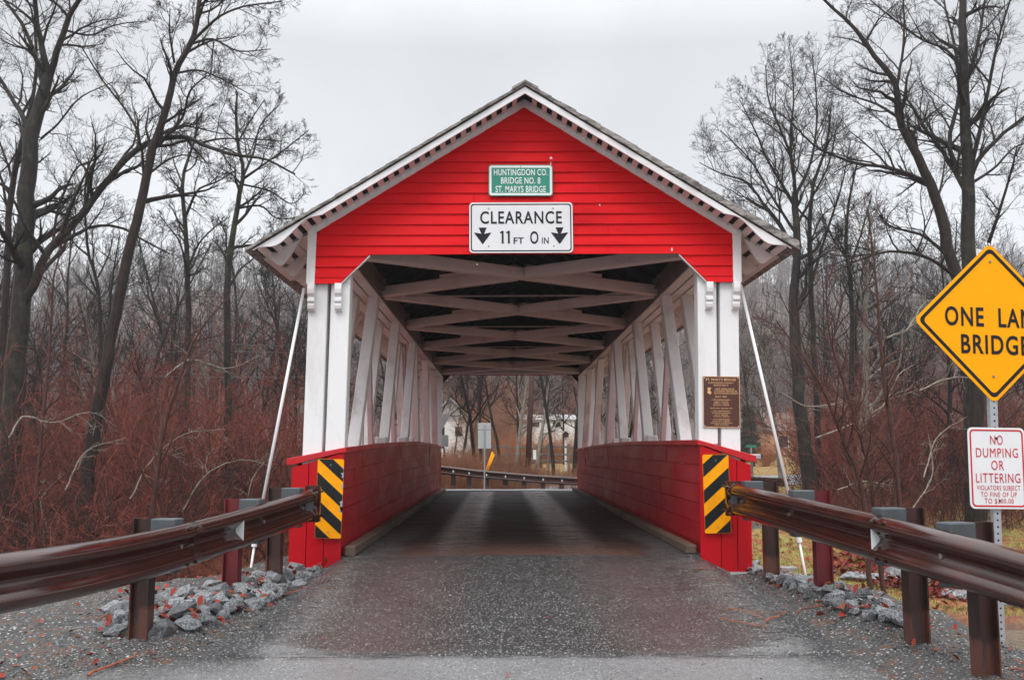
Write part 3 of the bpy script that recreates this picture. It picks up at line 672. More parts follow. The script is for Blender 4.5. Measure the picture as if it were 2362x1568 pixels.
def sroot(name, px, py, Y, label, cat, dx=0, **k):
    p = P(px, py, Y); return empty(name, p, label=label, cat=cat, **k)
def dsz(px, Y, z=0):                                    # metres per picture pixel there
    return (Y - EYE[1]) * math.cos(PIT) / F

# clearance sign on the gable
k_ = 1.0
cs = sroot('clearance_sign', 1201.5, 525, -.085, 'white rectangular clearance sign with black lettering on the red gable', 'sign'); cs.rotation_euler = (0, -.006, 0)
W_, H_ = 1.24, .615
plate(rpoly(rect(W_, H_), .045), 0, .004).build('panel', M['sign_white'], cs)
ring(rpoly(rect(W_ - .035, H_ - .035), .035), rpoly(rect(W_ - .062, H_ - .062), .028), -.002, .0).build('border', M['black'], cs)
mb = MB(); words_mb(mb, 'CLEARANCE', 0, .127, .155, .98, .016, -.003, 1.12)
for x0 in (-.222, -.148): mb.add([(x0 + a, -.003, -.118 + b) for a, b in ((-.011, -.0775), (.012, -.0775), (.012, .0775), (-.006, .0775), (-.030, .062), (-.030, .044), (-.011, .052))], [(0, 1, 2, 3, 4, 5, 6)])
words_mb(mb, 'FT', -.03, -.158, .078, .122, .014, -.003, 1.05); words_mb(mb, 'O', .157, -.118, .155, .10, .016, -.003); words_mb(mb, 'IN', .288, -.158, .078, .082, .014, -.003, 1.1)
mb.build('lettering', M['black'], cs)
for sx in (-1, 1):
    a = [(-.048, .105), (.048, .105), (.016, .03), (.098, .045), (.10, .038), (0, -.10), (-.10, .038), (-.098, .045), (-.016, .03)]
    plate([(sx * .46 + x, z - .105) for x, z in a], -.003, 0).build('arrow', M['black'], cs)
mb = MB()
for x, z in ((-.39, .235), (.385, .235), (-.39, -.225), (.39, -.225)): disc(mb, x, z, .010, -.008, 0)
mb.build('bolt', M['bolt'], cs)
# green county sign
gs = sroot('county_sign', 1200.5, 416.5, -.085, 'small green county bridge name sign with white lettering high on the gable', 'sign'); gs.rotation_euler = (0, -.003, 0)
W_, H_ = .775, .385
plate(rpoly(rect(W_, H_), .035), 0, .004).build('panel', M['sign_green'], gs)
ring(rpoly(rect(W_ - .02, H_ - .02), .028), rpoly(rect(W_ - .072, H_ - .072), .004), -.002, 0).build('border', M['letter_white'], gs)
mb = MB(); words_mb(mb, 'HUNTINGDON CO.', 0, .103, .080, .645, .012, -.003, 1.06); words_mb(mb, 'BRIDGE NO. 8', 0, 0, .080, .475, .012, -.003, 1.06); words_mb(mb, 'ST. MARYS BRIDGE', 0, -.105, .080, .605, .012, -.003, 1.06)
mb.build('lettering', M['letter_white'], gs)
mb = MB(); disc(mb, 0, .172, .009, -.008, 0); disc(mb, 0, -.152, .011, -.008, 0); mb.build('bolt', M['bolt'], gs)
# plaque
ps = sroot('bridge_plaque', 1663.5, 926.5, .005, 'brown history plaque with gold serif lettering across the two white posts', 'plaque'); ps.rotation_euler = (0, .012, 0)
W_, H_ = .437, .605
plate(rect(W_, H_), 0, .012).build('panel', M['plaque'], ps); ring(rect(W_, H_), rect(W_ - .014, H_ - .014), -.003, 0).build('border', M['gold'], ps)
mb = MB()
LN = [("ST. MARY'S BRIDGE", .265, .028, .36, 0), ('HUNTINGDON COUNTY', .225, .019, .30, 0), ('BRIDGE NO. 8', .197, .019, .17, 0), ('LAST REMAINING', .153, .019, .23, .045), ('COVERED BRIDGE IN', .128, .019, .27, .055), ('HUNTINGDON COUNTY', .102, .019, .29, .065), ('BUILT 1898', .062, .019, .13, 0),
      ('— 1898 COMMISSIONERS —', .024, .013, .26, 0), ('JAMES A. WILSON', .001, .013, .17, 0), ('JAMES R. GARNER', -.020, .013, .18, 0), ('JACKSON L. GROVE', -.041, .013, .19, 0), ('RENOVATED 1954 AND 1978', -.076, .014, .26, 0),
      ('— 1954 COMMISSIONERS —', -.109, .013, .25, 0), ('RAYMOND A. ENGLISH', -.131, .013, .22, 0), ('ROY H. ZEIGLER', -.152, .013, .155, 0), ('WILBUR A. SHIELDS', -.173, .013, .19, 0), ('— 1978 COMMISSIONERS —', -.206, .013, .245, 0), ('WINSTON R. CHESNEY', -.228, .013, .21, 0), ('GORDON W. HAVERSTOCK', -.249, .013, .255, 0), ('JAMES DICOSIMO', -.270, .013, .17, 0)]
for s_, z, h, wd, cx in LN: words_mb(mb, s_, cx - .005, z, h, wd, .014, -.003, 1.05)
mb.build('lettering', M['gold'], ps)
plate([(-.165, .165), (-.12, .168), (-.125, .15), (-.138, .138), (-.125, .12), (-.118, .105), (-.132, .088), (-.152, .095), (-.168, .11), (-.158, .13), (-.163, .15)], -.003, 0).build('county_outline', M['gold'], ps)
mb = MB(); 
for x, z in ((-.2, .285), (.2, .285), (-.2, -.285), (.2, -.285)): disc(mb, x, z, .006, -.006, 0)
mb.build('screw', M['sign_white'], ps)
# object markers
def marker(px, py, sgn, label, tilt):
    o = sroot('object_marker', px, py, -.075, label, 'sign', group='striped object markers on the bridge ends'); o.rotation_euler = (0, tilt, 0)
    w, h = .305, .905; out = rpoly(rect(w, h), .02)
    plate(out, 0, .003).build('panel', M['yellow_paint'], o)
    # stripes: clip diagonal bands to the plate
    bm_ = MB()
    per = .302; half = .151
    for k in range(-3, 5):
        b0 = k * per + (.02); b1 = b0 + half
        pl = [Vector((x, z)) for x, z in rpoly(rect(w - .006, h - .006), .018)]
        def clip(pl, f):
            res = []
            for i in range(len(pl)):
                a, b = pl[i], pl[(i + 1) % len(pl)]; fa, fb = f(a), f(b)
                if fa >= 0: res.append(a)
                if (fa >= 0) != (fb >= 0): res.append(a + (b - a) * (fa / (fa - fb)))
            return res
        g = lambda p: p.y - sgn * p.x * .88
        pl = clip(pl, lambda p: g(p) - b0)
        if len(pl) > 2: pl = clip(pl, lambda p: b1 - g(p))
        if len(pl) > 2: bm_.prism([(p.x, -.002, p.y) for p in pl], (0, .002, 0))
    bm_.build('stripes', M['black'], o)
    mb = MB(); disc(mb, .0, .385, .009, -.007, 0); disc(mb, 0, -.385, .009, -.007, 0); mb.build('bolt', M['bolt'], o)
    return o
mkl = marker(759.5, 1149, -1, 'yellow and black striped marker with chipped edge on the left bridge end', .02)
mb = MB(); rr = random.Random(2)
for z, hgt, d in ((.30, .06, .03), (.17, .05, .025), (-.02, .14, .045), (-.09, .06, .03), (.37, .03, .02)):
    pl = [(.1535, z)] + [(.1535 - d * rr.uniform(.4, 1), z - hgt * t) for t in (.1, .3, .5, .7, .9)] + [(.1535, z - hgt)]
    mb.prism([(a, -.0035, b) for a, b in pl], (0, .001, 0))
mb.build('chipped_paint', M['galv'], mkl)
marker(1652.5, 1138, 1, 'yellow and black striped marker on the right bridge end', -.012)

def perf_post(o, z0, z1, y):
    mb = MB().box(-.03, .03, y, y + .05, z0, z1)
    p = mb.build('post', M['galv'], o, .003)
    hb = MB(); z = z0 + .03
    while z < z1: disc(hb, 0, z, .009, y - .0015, y + .001, 8); z += .05
    hb.build('post_holes', M['black'], p); return p
# one lane bridge sign (diamond) and the no dumping sign share a post
YS = 7.3 - 11.28
p0 = P(2287, 744, YS); gz = float(ground(p0.x, YS))
os_ = empty('warning_sign', p0, (0, R(1.6), R(4)), 'yellow diamond one lane bridge sign on a perforated steel post', 'sign')
k = dsz(1, YS); hd = 187 * k
dia = [(0, -hd), (hd, 0), (0, hd), (-hd, 0)]; sc_ = lambda q: [(x * q, z * q) for x, z in dia]
plate(rpoly(sc_(1.02), .05), 0, .004).build('panel', M['yellow'], os_)
ring(rpoly(sc_(.965), .04), rpoly(sc_(.905), .034), -.002, 0).build('border', M['black'], os_)
mb = MB(); words_mb(mb, 'ONE  LANE', .02, .045, .15, .80, .022, -.003, 1.15); words_mb(mb, 'BRIDGE', .02, -.168, .15, .55, .022, -.003, 1.15); mb.build('lettering', M['black'], os_)
mb = MB(); disc(mb, .0, hd * .78, .012, -.01, 0); disc(mb, 0, -hd * .68, .011, -.01, 0); mb.build('bolt', M['bolt'], os_)
perf_post(os_, gz - p0.z - .3, .3, .006)
p1 = P(2300, 1079, YS - .02)
nd = empty('notice_sign', p1, (0, R(.8), R(4)), 'white no dumping or littering notice with red lettering below the diamond', 'sign')
W_, H_ = .455, .612
plate(rpoly(rect(W_, H_), .04), 0, .003).build('panel', M['sign_white'], nd)
ring(rpoly(rect(W_ - .03, H_ - .03), .032), rpoly(rect(W_ - .054, H_ - .054), .022), -.002, 0).build('border', M['sign_red'], nd)
mb = MB()
for s_, z, h, wd in (('NO', .215, .074, .10), ('DUMPING', .118, .074, .335), ('OR', .024, .074, .10), ('LITTERING', -.072, .074, .352), ('VIOLATORS SUBJECT', -.147, .038, .345), ('TO FINE OF UP', -.197, .038, .285), ('TO $300.00', -.245, .038, .23)): words_mb(mb, s_, 0, z, h, wd, .0, -.003, 1.14)
mb.build('lettering', M['sign_red'], nd)
mb = MB(); disc(mb, 0, .225, .010, -.009, 0); disc(mb, .005, -.245, .008, -.009, 0); mb.build('bolt', M['black'], nd)

# guy rods bracing the eaves
for top, cpl, bot, lab in (((701, 665), (588, 1248), (569, 1332), 'slim white brace rod slanting from the left eave to the stones'), ((1707, 655), (1841, 1238), (1866, 1330), 'slim white brace rod slanting from the right eave to the grass')):
    a, b, c = P(*top, .12), P(*cpl, -.05), P(*bot, -.08); o = empty('brace_rod', c, label=lab, cat='rod', group='white brace rods beside the bridge')
    MB().tube([b - c, a - c], .0185, 10).build('upper_rod', M['white'], o, smooth=True)
    d = (a - b).normalized(); MB().tube([b - c - d * .06, b - c + d * .05], .032, 8).build('coupling', M['white'], o)
    MB().tube([Vector((0, 0, -.25)), b - c], .014, 8).build('lower_rod', M['white'], o, smooth=True)

# ------------------------------------------------------------------ guardrails
PROF = [(0, -.160), (.018, -.158), (.045, -.142), (.078, -.118), (.085, -.098), (.080, -.078), (.045, -.050), (.014, -.022), (.004, 0), (.014, .022), (.045, .050), (.080, .078), (.085, .098), (.078, .118), (.045, .142), (.018, .158), (0, .160)]
HB = 1.05
class Rail:
    def __init__(s, tab, side, deg=3):
        a = np.array([[*P(x_, y_, d_ - 11.28)] for x_, y_, d_ in tab]); px = np.array([q[0] for q in tab], float); s.c = px.mean(); s.w = px.std()
        s.cf = [np.polyfit((px - s.c) / s.w, a[:, i], deg) for i in range(3)]; s.side = side
    def at(s, px):
        t = (px - s.c) / s.w; p = Vector([np.polyval(c, t) for c in s.cf]); p.z -= .16 * HB
        q = Vector([np.polyval(np.polyder(c), t) for c in s.cf]); q.z *= 1; q.normalize()
        nrm = Vector((-q.y, q.x, 0)).normalized()
        if nrm.x * s.side > 0: nrm = -nrm                # toward the road
        return p, q, nrm
    def strip(s, px0, px1, n, off=0., flat=None):
        vs = []; m = len(PROF)
        for i in range(n + 1):
            p, q, nr = s.at(px0 + (px1 - px0) * i / n)
            for d, z in PROF: vs.append(p + nr * (d + off) + Vector((0, 0, z * HB)))
        fs = [(i * m + j, i * m + j + 1, (i + 1) * m + j + 1, (i + 1) * m + j) for i in range(n) for j in range(m - 1)]
        return vs, fs
def rail_build(tab, side, name_label, posts, splice, refl, shoe, ext):
    rl = Rail(tab, side); b0, _, _ = rl.at(posts[0][0]); base = Vector((b0.x, b0.y, float(ground(b0.x, b0.y))))
    o = empty('guardrail', base, label=name_label, cat='guardrail', group='brown guardrails at the near bridge approach')
    segs = [shoe] + splice + [ext]
    for i in range(len(segs) - 1):
        ov = 10 if i else 0
        vs, fs = rl.strip(segs[i] - (ov if segs[i + 1] > segs[i] else -ov), segs[i + 1], 40, .012 * (i % 2))
        r = MB().add([v - base for v in vs], fs).build('rail_beam', M['rail'], o, smooth=True); md = r.modifiers.new('thick', 'SOLIDIFY'); md.thickness = .005; md.offset = 0
        if i:
            mb = MB()
            for dx in (4, 22):
                p, q, nr = rl.at(segs[i] + (dx if segs[i + 1] > segs[i] else -dx))
                for z in (.125, .055, -.055, -.125):
                    f = p + nr * .05 + Vector((0, 0, z * HB)) - base
                    dd = .078 if abs(z) > .1 else .05
                    mb.tube([p - base + nr * (dd - .01) + Vector((0, 0, z * HB)), p - base + nr * (dd + .022) + Vector((0, 0, z * HB + (.012 if z > .1 else 0)))], .014, 8)
            mb.build('splice_bolt', M['rail'], o)
    for px, off_red in posts:
        p, q, nr = rl.at(px); gz = float(ground((p - nr * .32).x, (p - nr * .32).y)); tz = p.z + .16 * HB + (.045 if side < 0 else .05)
        q2 = Vector((q.x, q.y, 0)).normalized()
        def obox(cn, hx, hy, z0, z1):
            c = p - nr * cn; c.z = 0
            return [c - base + q2 * (i * hx) + nr * (j * hy) + Vector((0, 0, z)) for z in (z0, z1) for i, j in ((-1, -1), (1, -1), (1, 1), (-1, 1))]
        MB().hexa(obox(.10, .075, .10, p.z - .20, tz)).build('blockout', M['block'], o, .008, loc=None)
        mb = MB()                                         # steel I section
        mb.hexa(obox(.21, .052, .006, gz - .3, tz)); mb.hexa(obox(.35, .052, .006, gz - .3, tz)); mb.hexa(obox(.28, .005, .066, gz - .3, tz - .003))
        po = mb.build('post', M[off_red], o); 
        # bring the post's own origin to its foot so the splash stain sits there
        sh_ = Vector((0, 0, gz - base.z))
        po.location = sh_; po.data.transform(Matrix.Translation(-sh_))
        mb = MB().tube([p - base + nr * .0, p - base + nr * .03], .018, 8); mb.build('post_bolt', M['bolt'], o)
    for px in refl:
        p, q, nr = rl.at(px); c = p - base; z = Vector((0, 0, 1)); dr = q if q.y < 0 else -q
        vs = [c + nr * .085 + z * .085, c + nr * .085 - z * .085, c + nr * .012 - z * .03, c + nr * .012 + z * .03]
        MB().prism(vs, q * .006).build('reflector', M['letter_white'], o)
    # end shoe: flattened terminal bolted to the bridge, turned back round the corner
    p, q, nr = rl.at(shoe); dr = q if q.y > 0 else -q; vs = []; m = len(PROF)
    bend = [(-.06, 0, 1.0, 1), (.0, 0, 1.03, .95), (.05, 0, 1.08, .5), (.09, 0, 1.13, .12), (.12, 0, 1.14, 0), (.20, 0, 1.14, 0), (.235, -.012, 1.14, 0), (.255, -.05, 1.14, 0), (.26, -.2, 1.12, 0)]
    for a, b, sc2, wv in bend:
        for d, z in PROF: vs.append(p - base + dr * a + nr * (b + .008 + .062 * (1 - wv) + d * wv) + Vector((0, 0, z * HB * sc2)))
    fs = [(i * m + j, i * m + j + 1, (i + 1) * m + j + 1, (i + 1) * m + j) for i in range(len(bend) - 1) for j in range(m - 1)]
    r = MB().add(vs, fs).build('end_shoe', M['rail'], o, smooth=True); md = r.modifiers.new('thick', 'SOLIDIFY'); md.thickness = .006; md.offset = 0
    MB().prism([p - base + dr * -.16 + nr * .02 + Vector((0, 0, z)) for z in (-.05, .05)] + [p - base + dr * .0 + nr * .05 + Vector((0, 0, z)) for z in (.07, -.07)], nr * .008).build('shoe_plate', M['block'], o)
    mb = MB()
    for a in (-.02, .14):
        for z in (.125, -.125): mb.tube([p - base + dr * a + nr * .07 + Vector((0, 0, z * HB)), p - base + dr * a + nr * .115 + Vector((0, 0, z * HB + .01))], .013, 8)
    mb.build('shoe_bolt', M['rail'], o); return rl, o
LT = [(728, 1124, 10.8), (713, 1129, 10.5), (612, 1160, 9.2), (504, 1187, 8.3), (421, 1208, 7.6), (324, 1226, 6.95), (216, 1245, 6.35), (0, 1277, 5.6), (-200, 1306, 5.15)]
RT = [(1688, 1113, 10.9), (1727, 1124, 10.2), (1800, 1138, 9.1), (1871, 1153, 8.25), (2087, 1201, 6.85), (2231, 1235, 6.2), (2361, 1271, 5.7), (2600, 1335, 5.0)]
rlL, grL = rail_build(LT, -1, 'brown steel guardrail curving away left of the road', [(415, 'post'), (602, 'post_red'), (695, 'post'), (-120, 'post')], [434], [540], 712, -260)
rlR, grR = rail_build(RT, 1, 'brown steel guardrail running right of the road below the yellow sign', [(1826, 'post_red'), (1714, 'post'), (2012, 'post'), (2165, 'post'), (2480, 'post')], [2030], [2022], 1694, 2640)

# ------------------------------------------------------------------ stones, gravel, leaves, twigs
rg = random.Random(11)
def stone_mesh(i):
    r = random.Random(100 + i); bm = bmesh.new()
    for _ in range(22):
        v = Vector((r.gauss(0, 1), r.gauss(0, 1), r.gauss(0, 1))).normalized() * r.uniform(.75, 1.0); bm.verts.new((v.x * r.uniform(.9, 1.1), v.y * .8, v.z * .62))
    res = bmesh.ops.convex_hull(bm, input=bm.verts)
    bmesh.ops.delete(bm, geom=[g for g in set(res['geom_interior'] + res['geom_unused']) if isinstance(g, bmesh.types.BMVert)], context='VERTS')
    bmesh.ops.dissolve_limit(bm, angle_limit=R(18), verts=bm.verts, edges=bm.edges)
    bmesh.ops.bevel(bm, geom=list(bm.edges), offset=.018, segments=1, affect='EDGES', profile=.6)
    me = D.meshes.new('riprap_stone'); bm.to_mesh(me); bm.free(); me.materials.append(M['rock']); return me
SM = [stone_mesh(i) for i in range(10)]
def inpoly(x, y, pl):
    c = False; j = len(pl) - 1
    for i in range(len(pl)):
        if (pl[i][1] > y) != (pl[j][1] > y) and x < (pl[j][0] - pl[i][0]) * (y - pl[i][1]) / (pl[j][1] - pl[i][1]) + pl[i][0]: c = not c
        j = i
    return c
stones = []
def riprap(pl, n, smin, smax, label, grp, far_scale):
    got = []; tries = 0
    x0, x1 = min(p[0] for p in pl), max(p[0] for p in pl); y0, y1 = min(p[1] for p in pl), max(p[1] for p in pl)
    while len(got) < n and tries < 6000:
        tries += 1; px, py = rg.uniform(x0, x1), rg.uniform(y0, y1)
        if not inpoly(px, py, pl): continue
        g = G(px, py); s = rg.uniform(smin, smax)
        if any((g - q).length < (s + t) * .52 for q, t in got): continue
        got.append((g, s))
    for i, (g, s) in enumerate(got):
        o = D.objects.new('riprap_stone', SM[rg.randrange(10)]); COL.objects.link(o)
        o.location = g + Vector((0, 0, s * .22)); o.scale = (s * rg.uniform(.9, 1.25), s * rg.uniform(.8, 1.1), s * rg.uniform(.8, 1.1)); o.rotation_euler = (rg.uniform(-.5, .5), rg.uniform(-.5, .5), rg.uniform(0, 6.3))
        sets(o, label, 'stone', grp); stones.append((g, s))
riprap([(232, 1452), (262, 1472), (300, 1465), (380, 1472), (450, 1450), (560, 1412), (640, 1385), (700, 1345), (745, 1320), (690, 1312), (600, 1335), (520, 1350), (420, 1375), (300, 1375)], 210, .08, .175, 'grey broken stone in the riprap under the left guardrail', 'riprap stones left of the road', 1)
riprap([(1690, 1298), (1740, 1300), (1800, 1318), (1900, 1345), (1985, 1372), (2060, 1405), (2088, 1442), (2020, 1432), (1920, 1395), (1830, 1360), (1740, 1322)], 105, .065, .145, 'grey broken stone in the riprap under the right guardrail', 'riprap stones right of the road', 1)
nr_ = np.random.default_rng(5)
def scatter_oct(name, pts, sizes, mat):
    n = len(pts); base = np.array([[1, 0, 0], [-1, 0, 0], [0, 1, 0], [0, -1, 0], [0, 0, .7], [0, 0, -.7]]) ; A = base[None] * (nr_.uniform(.6, 1.2, (n, 6, 1)))
    th = nr_.uniform(0, 6.28, n); c, s = np.cos(th), np.sin(th); B = A.copy(); B[:, :, 0] = A[:, :, 0] * c[:, None] - A[:, :, 1] * s[:, None]; B[:, :, 1] = A[:, :, 0] * s[:, None] + A[:, :, 1] * c[:, None]
    V = (B * sizes[:, None, None] + pts[:, None]).reshape(-1, 3); T = np.array([[0, 2, 4], [2, 1, 4], [1, 3, 4], [3, 0, 4], [2, 0, 5], [1, 2, 5], [3, 1, 5], [0, 3, 5]])
    Q = (T[None] + (np.arange(n) * 6)[:, None, None]).reshape(-1, 3); return sets(link(name, np_mesh(name, V, Q), mat), kind='stuff')
def surf(x, y): return np.maximum(ground(x, y), np.where((y < 0) & (x > np.interp(y, ry, le)) & (x < np.interp(y, ry, re)), zr(y) - sag(x, y) + .004, -9))
n = 26000; y = nr_.uniform(-6.2, .2, n); x = nr_.normal(0, 1, n)
side = nr_.random(n); xl = np.interp(y, ry, le); xr_ = np.interp(y, ry, re)
x = np.where(side < .45, xl - np.abs(nr_.normal(0, .55, n)) + .12, np.where(side < .8, xr_ + np.abs(nr_.normal(0, .45, n)) - .12, nr_.uniform(xl, xr_)))
sz = nr_.uniform(.0035, .009, n) * np.where(nr_.random(n) < .04, 2.4, 1) * np.where((side >= .8), .55, 1)
keep = ~((side >= .8) & (nr_.random(n) > np.interp(np.abs(x - .1), [0, .6, .9, 1.5, 1.9, 2.6], [.9, .8, .12, .12, .9, 1])))
x, y, sz = x[keep], y[keep], sz[keep]
scatter_oct('loose_gravel', np.stack([x, y, surf(x, y) + sz * .25], -1), sz, M['gravel'])
def leaves(name, x, y, z, s, mat, label=None):
    n = len(x); th = nr_.uniform(0, 6.28, n); tl = nr_.normal(0, .45, (n, 2)); out = np.array([[0, -1], [.55, -.2], [.45, .5], [0, 1], [-.45, .5], [-.55, -.2]]); c, sn = np.cos(th), np.sin(th)
    A = out[None] * s[:, None, None]; X = A[:, :, 0] * c[:, None] - A[:, :, 1] * sn[:, None]; Y = A[:, :, 0] * sn[:, None] + A[:, :, 1] * c[:, None]
    Z = X * tl[:, :1] + Y * tl[:, 1:] + np.abs(out[None, :, 0]) * s[:, None] * .5
    Z = Z - Z.min(1, keepdims=True) + .003
    V = np.stack([X + x[:, None], Y + y[:, None], Z + z[:, None]], -1).reshape(-1, 3); b = (np.arange(n) * 6)[:, None]
    Q = np.concatenate([b + np.array([[0, 1, 2, 3]]), b + np.array([[0, 3, 4, 5]])]); return sets(link(name, np_mesh(name, V, Q), mat), kind='stuff')
lx, ly, lz, lsz = [], [], [], []
for g, s in stones:
    for _ in range(rg.choice((0, 0, 1, 1, 2, 4))):
        a = rg.uniform(0, 6.28); d = s * rg.uniform(.8, 1.4); lx.append(g.x + math.cos(a) * d); ly.append(g.y + math.sin(a) * d); lz.append(float(surf(np.array(lx[-1]), np.array(ly[-1]))) + s * rg.uniform(.1, .5)); lsz.append(rg.uniform(.025, .045))
for _ in range(420):
    yy = rg.uniform(-6, 0); sd = rg.random(); xx = (float(np.interp(yy, ry, le)) - abs(rg.gauss(-.02, .9))) if sd < .7 else (float(np.interp(yy, ry, re)) + abs(rg.gauss(0, .5))) if sd < .93 else rg.uniform(-2, 2.6)
    lx.append(xx); ly.append(yy); lz.append(float(surf(np.array(xx), np.array(yy))) + .004); lsz.append(rg.uniform(.012, .03) if sd < .93 else rg.uniform(.008, .016))
leaves('fallen_leaves', np.array(lx), np.array(ly), np.array(lz), np.array(lsz), M['leaf'])
n = 9000; x = nr_.uniform(-30, 24, n); y = 8 + np.abs(nr_.normal(0, 9, n)); keep = ~((y > 16.5) & (y < 25) & (np.abs(x) < 4.5)) & (np.abs(x) < 2.4 + (y + 11) * .6) & ((x < 2) | (fbm(x, y, .9) > -.1)); x, y = x[keep], y[keep]
leaves('bank_leaves', x, y, ground(x, y) + .01, nr_.uniform(.04, .08, len(x)), M['leaf'])
pl_ = [(1915, 1272), (2130, 1285), (2330, 1365), (2361, 1402), (2200, 1385), (2000, 1350), (1915, 1322)]; q_ = []
while len(q_) < 1500:
    a, b = rg.uniform(1915, 2361), rg.uniform(1272, 1402)
    if inpoly(a, b, pl_): q_.append(G(a, b))
M['leaf_red'] = brushm('wet_red_leaves', (.20, .022, .020), (.12, .018, .018), (.30, .07, .05)); A_ = np.array([list(q) for q in q_]); leaves('red_leaf_patch', A_[:, 0], A_[:, 1], A_[:, 2] + .015, nr_.uniform(.05, .09, len(A_)), M['leaf_red'])
# short grass tufts on the far bank
n = 26000; x = nr_.uniform(2.5, 22, n); y = 8.3 + np.abs(nr_.normal(0, 7, n)); z = ground(x, y); h = nr_.uniform(.05, .12, n); a = nr_.uniform(0, 6.28, n); w2 = .012
V = np.stack([np.stack([x - w2 * np.cos(a), y - w2 * np.sin(a), z], -1), np.stack([x + w2 * np.cos(a), y + w2 * np.sin(a), z], -1), np.stack([x + nr_.normal(0, .04, n), y + nr_.normal(0, .04, n), z + h], -1)], 1).reshape(-1, 3)
M['grass'] = brushm('bank_grass', (.20, .19, .045), (.13, .14, .03), (.34, .26, .10))
sets(link('bank_grass', np_mesh('bank_grass', V, np.arange(3 * n).reshape(n, 3)), M['grass']), kind='stuff')
# flat bank rocks across the creek
for i, (px, py, s) in enumerate(((1998, 1332, .62), (2075, 1322, .75), (2120, 1340, .7), (2205, 1372, .55), (2300, 1390, .5), (1905, 1318, .3))):
    g = G(px, py); o = D.objects.new('bank_rock', SM[(i * 3) % 10]); COL.objects.link(o); o.location = g + Vector((0, 0, s * .05)); o.scale = (s * 1.2, s * .8, s * .42); o.rotation_euler = (0, 0, i * 1.3)
    sets(o, 'flat pale rock lying in red leaves across the creek', 'rock', 'flat rocks on the far creek bank')
g = G(1818, 1318); cb = MB().box(-.2, .2, -.15, .15, -.2, .12).build('concrete_block', M['concrete'], None, .015, loc=g); sets(cb, 'small square concrete block beside the right brace rod', 'block')
def twig(pts, r, label):
    P3 = [];
    for px, py in pts: 
        g = G(px, py); g.z = float(surf(np.array(g.x), np.array(g.y))); P3.append(g + Vector((0, 0, r + .006)))
    b = P3[0].copy(); P3 = [p - b for p in P3]; mb = MB(); n = len(P3); fine = []
    for i in range(n - 1):
        for k in range(4): fine.append(P3[i].lerp(P3[i + 1], k / 4) + Vector((rg.gauss(0, .006), rg.gauss(0, .01), abs(rg.gauss(0, .006)))))
    fine.append(P3[-1]); mb.tube(fine, [r * (1 - .6 * i / len(fine)) for i in range(len(fine))], 6)
    for _ in range(2):
        i = rg.randrange(3, len(fine) - 1); q = fine[i] + Vector((rg.uniform(-.08, .08), rg.uniform(.02, .12), .015)); mb.tube([fine[i], q], [r * .5, r * .25], 5)
    o = mb.build('fallen_twig', M['leaf_twig'], None, loc=b); sets(o, label, 'twig', 'fallen twigs on the road')
M['leaf_twig'] = plain('orange_twig', (.34, .085, .035), .6, .3, 20)
twig([(203, 1566), (250, 1545), (300, 1523), (318, 1512)], .010, 'long orange twig on the gravel in the near left corner')
twig([(1660, 1437), (1720, 1448), (1772, 1459)], .006, 'straight thin twig lying lowest in the cluster on the right of the road')
twig([(1765, 1444), (1795, 1434), (1812, 1422)], .008, 'short bent twig on the right of the road, curled at its end')
twig([(1678, 1412), (1730, 1425), (1765, 1438)], .005, 'thin twig topmost in the cluster on the right of the road')
twig([(1735, 1420), (1775, 1424), (1800, 1421)], .004, 'short level twig above the bent one on the right of the road')
twig([(1612, 1322), (1660, 1312), (1690, 1300), (1712, 1308)], .007, 'forked orange twig at the foot of the right red end panel')
twig([(1848, 1408), (1880, 1402), (1902, 1400)], .006, 'small twig below the right riprap stones')
twig([(2335, 1547), (2380, 1552)], .008, 'short orange twig at the foot of the nearest right guardrail post')
twig([(640, 1377), (700, 1367), (775, 1365)], .005, 'dark twig on the black asphalt beside the left riprap')

# ------------------------------------------------------------------ trees
def vnorm(d):
    l = math.sqrt(d[0] ** 2 + d[1] ** 2 + d[2] ** 2) + 1e-9; return (d[0] / l, d[1] / l, d[2] / l)
def perp(d, r):
    while True:
        a = (r.gauss(0, 1), r.gauss(0, 1), r.gauss(0, 1)); k = a[0] * d[0] + a[1] * d[1] + a[2] * d[2]; p = (a[0] - k * d[0], a[1] - k * d[1], a[2] - k * d[2])
        if p[0] ** 2 + p[1] ** 2 + p[2] ** 2 > .05: return vnorm(p)
def branch(r, p, d, L, rad, lev, cfg, out):
    n = 6 if lev <= 1 else 5 if lev == 2 else 4; st = L / n; pts = [p]; rs = [rad]; ds = [d]
    for i in range(n):
        wg = cfg['wig'] * (1, 1, .85, .7, .6)[lev]; d = vnorm((d[0] + r.gauss(0, wg), d[1] + r.gauss(0, wg), d[2] + r.gauss(0, wg) + cfg['trop'])); p = (p[0] + d[0] * st, p[1] + d[1] * st, p[2] + d[2] * st)
        pts.append(p); rs.append(max(cfg['rmin'] * .7, rad * (1 - .78 * (i + 1) / n))); ds.append(d)
    out.append((pts, rs, lev)); spawn(r, pts, rs, ds, L, lev, cfg, out)
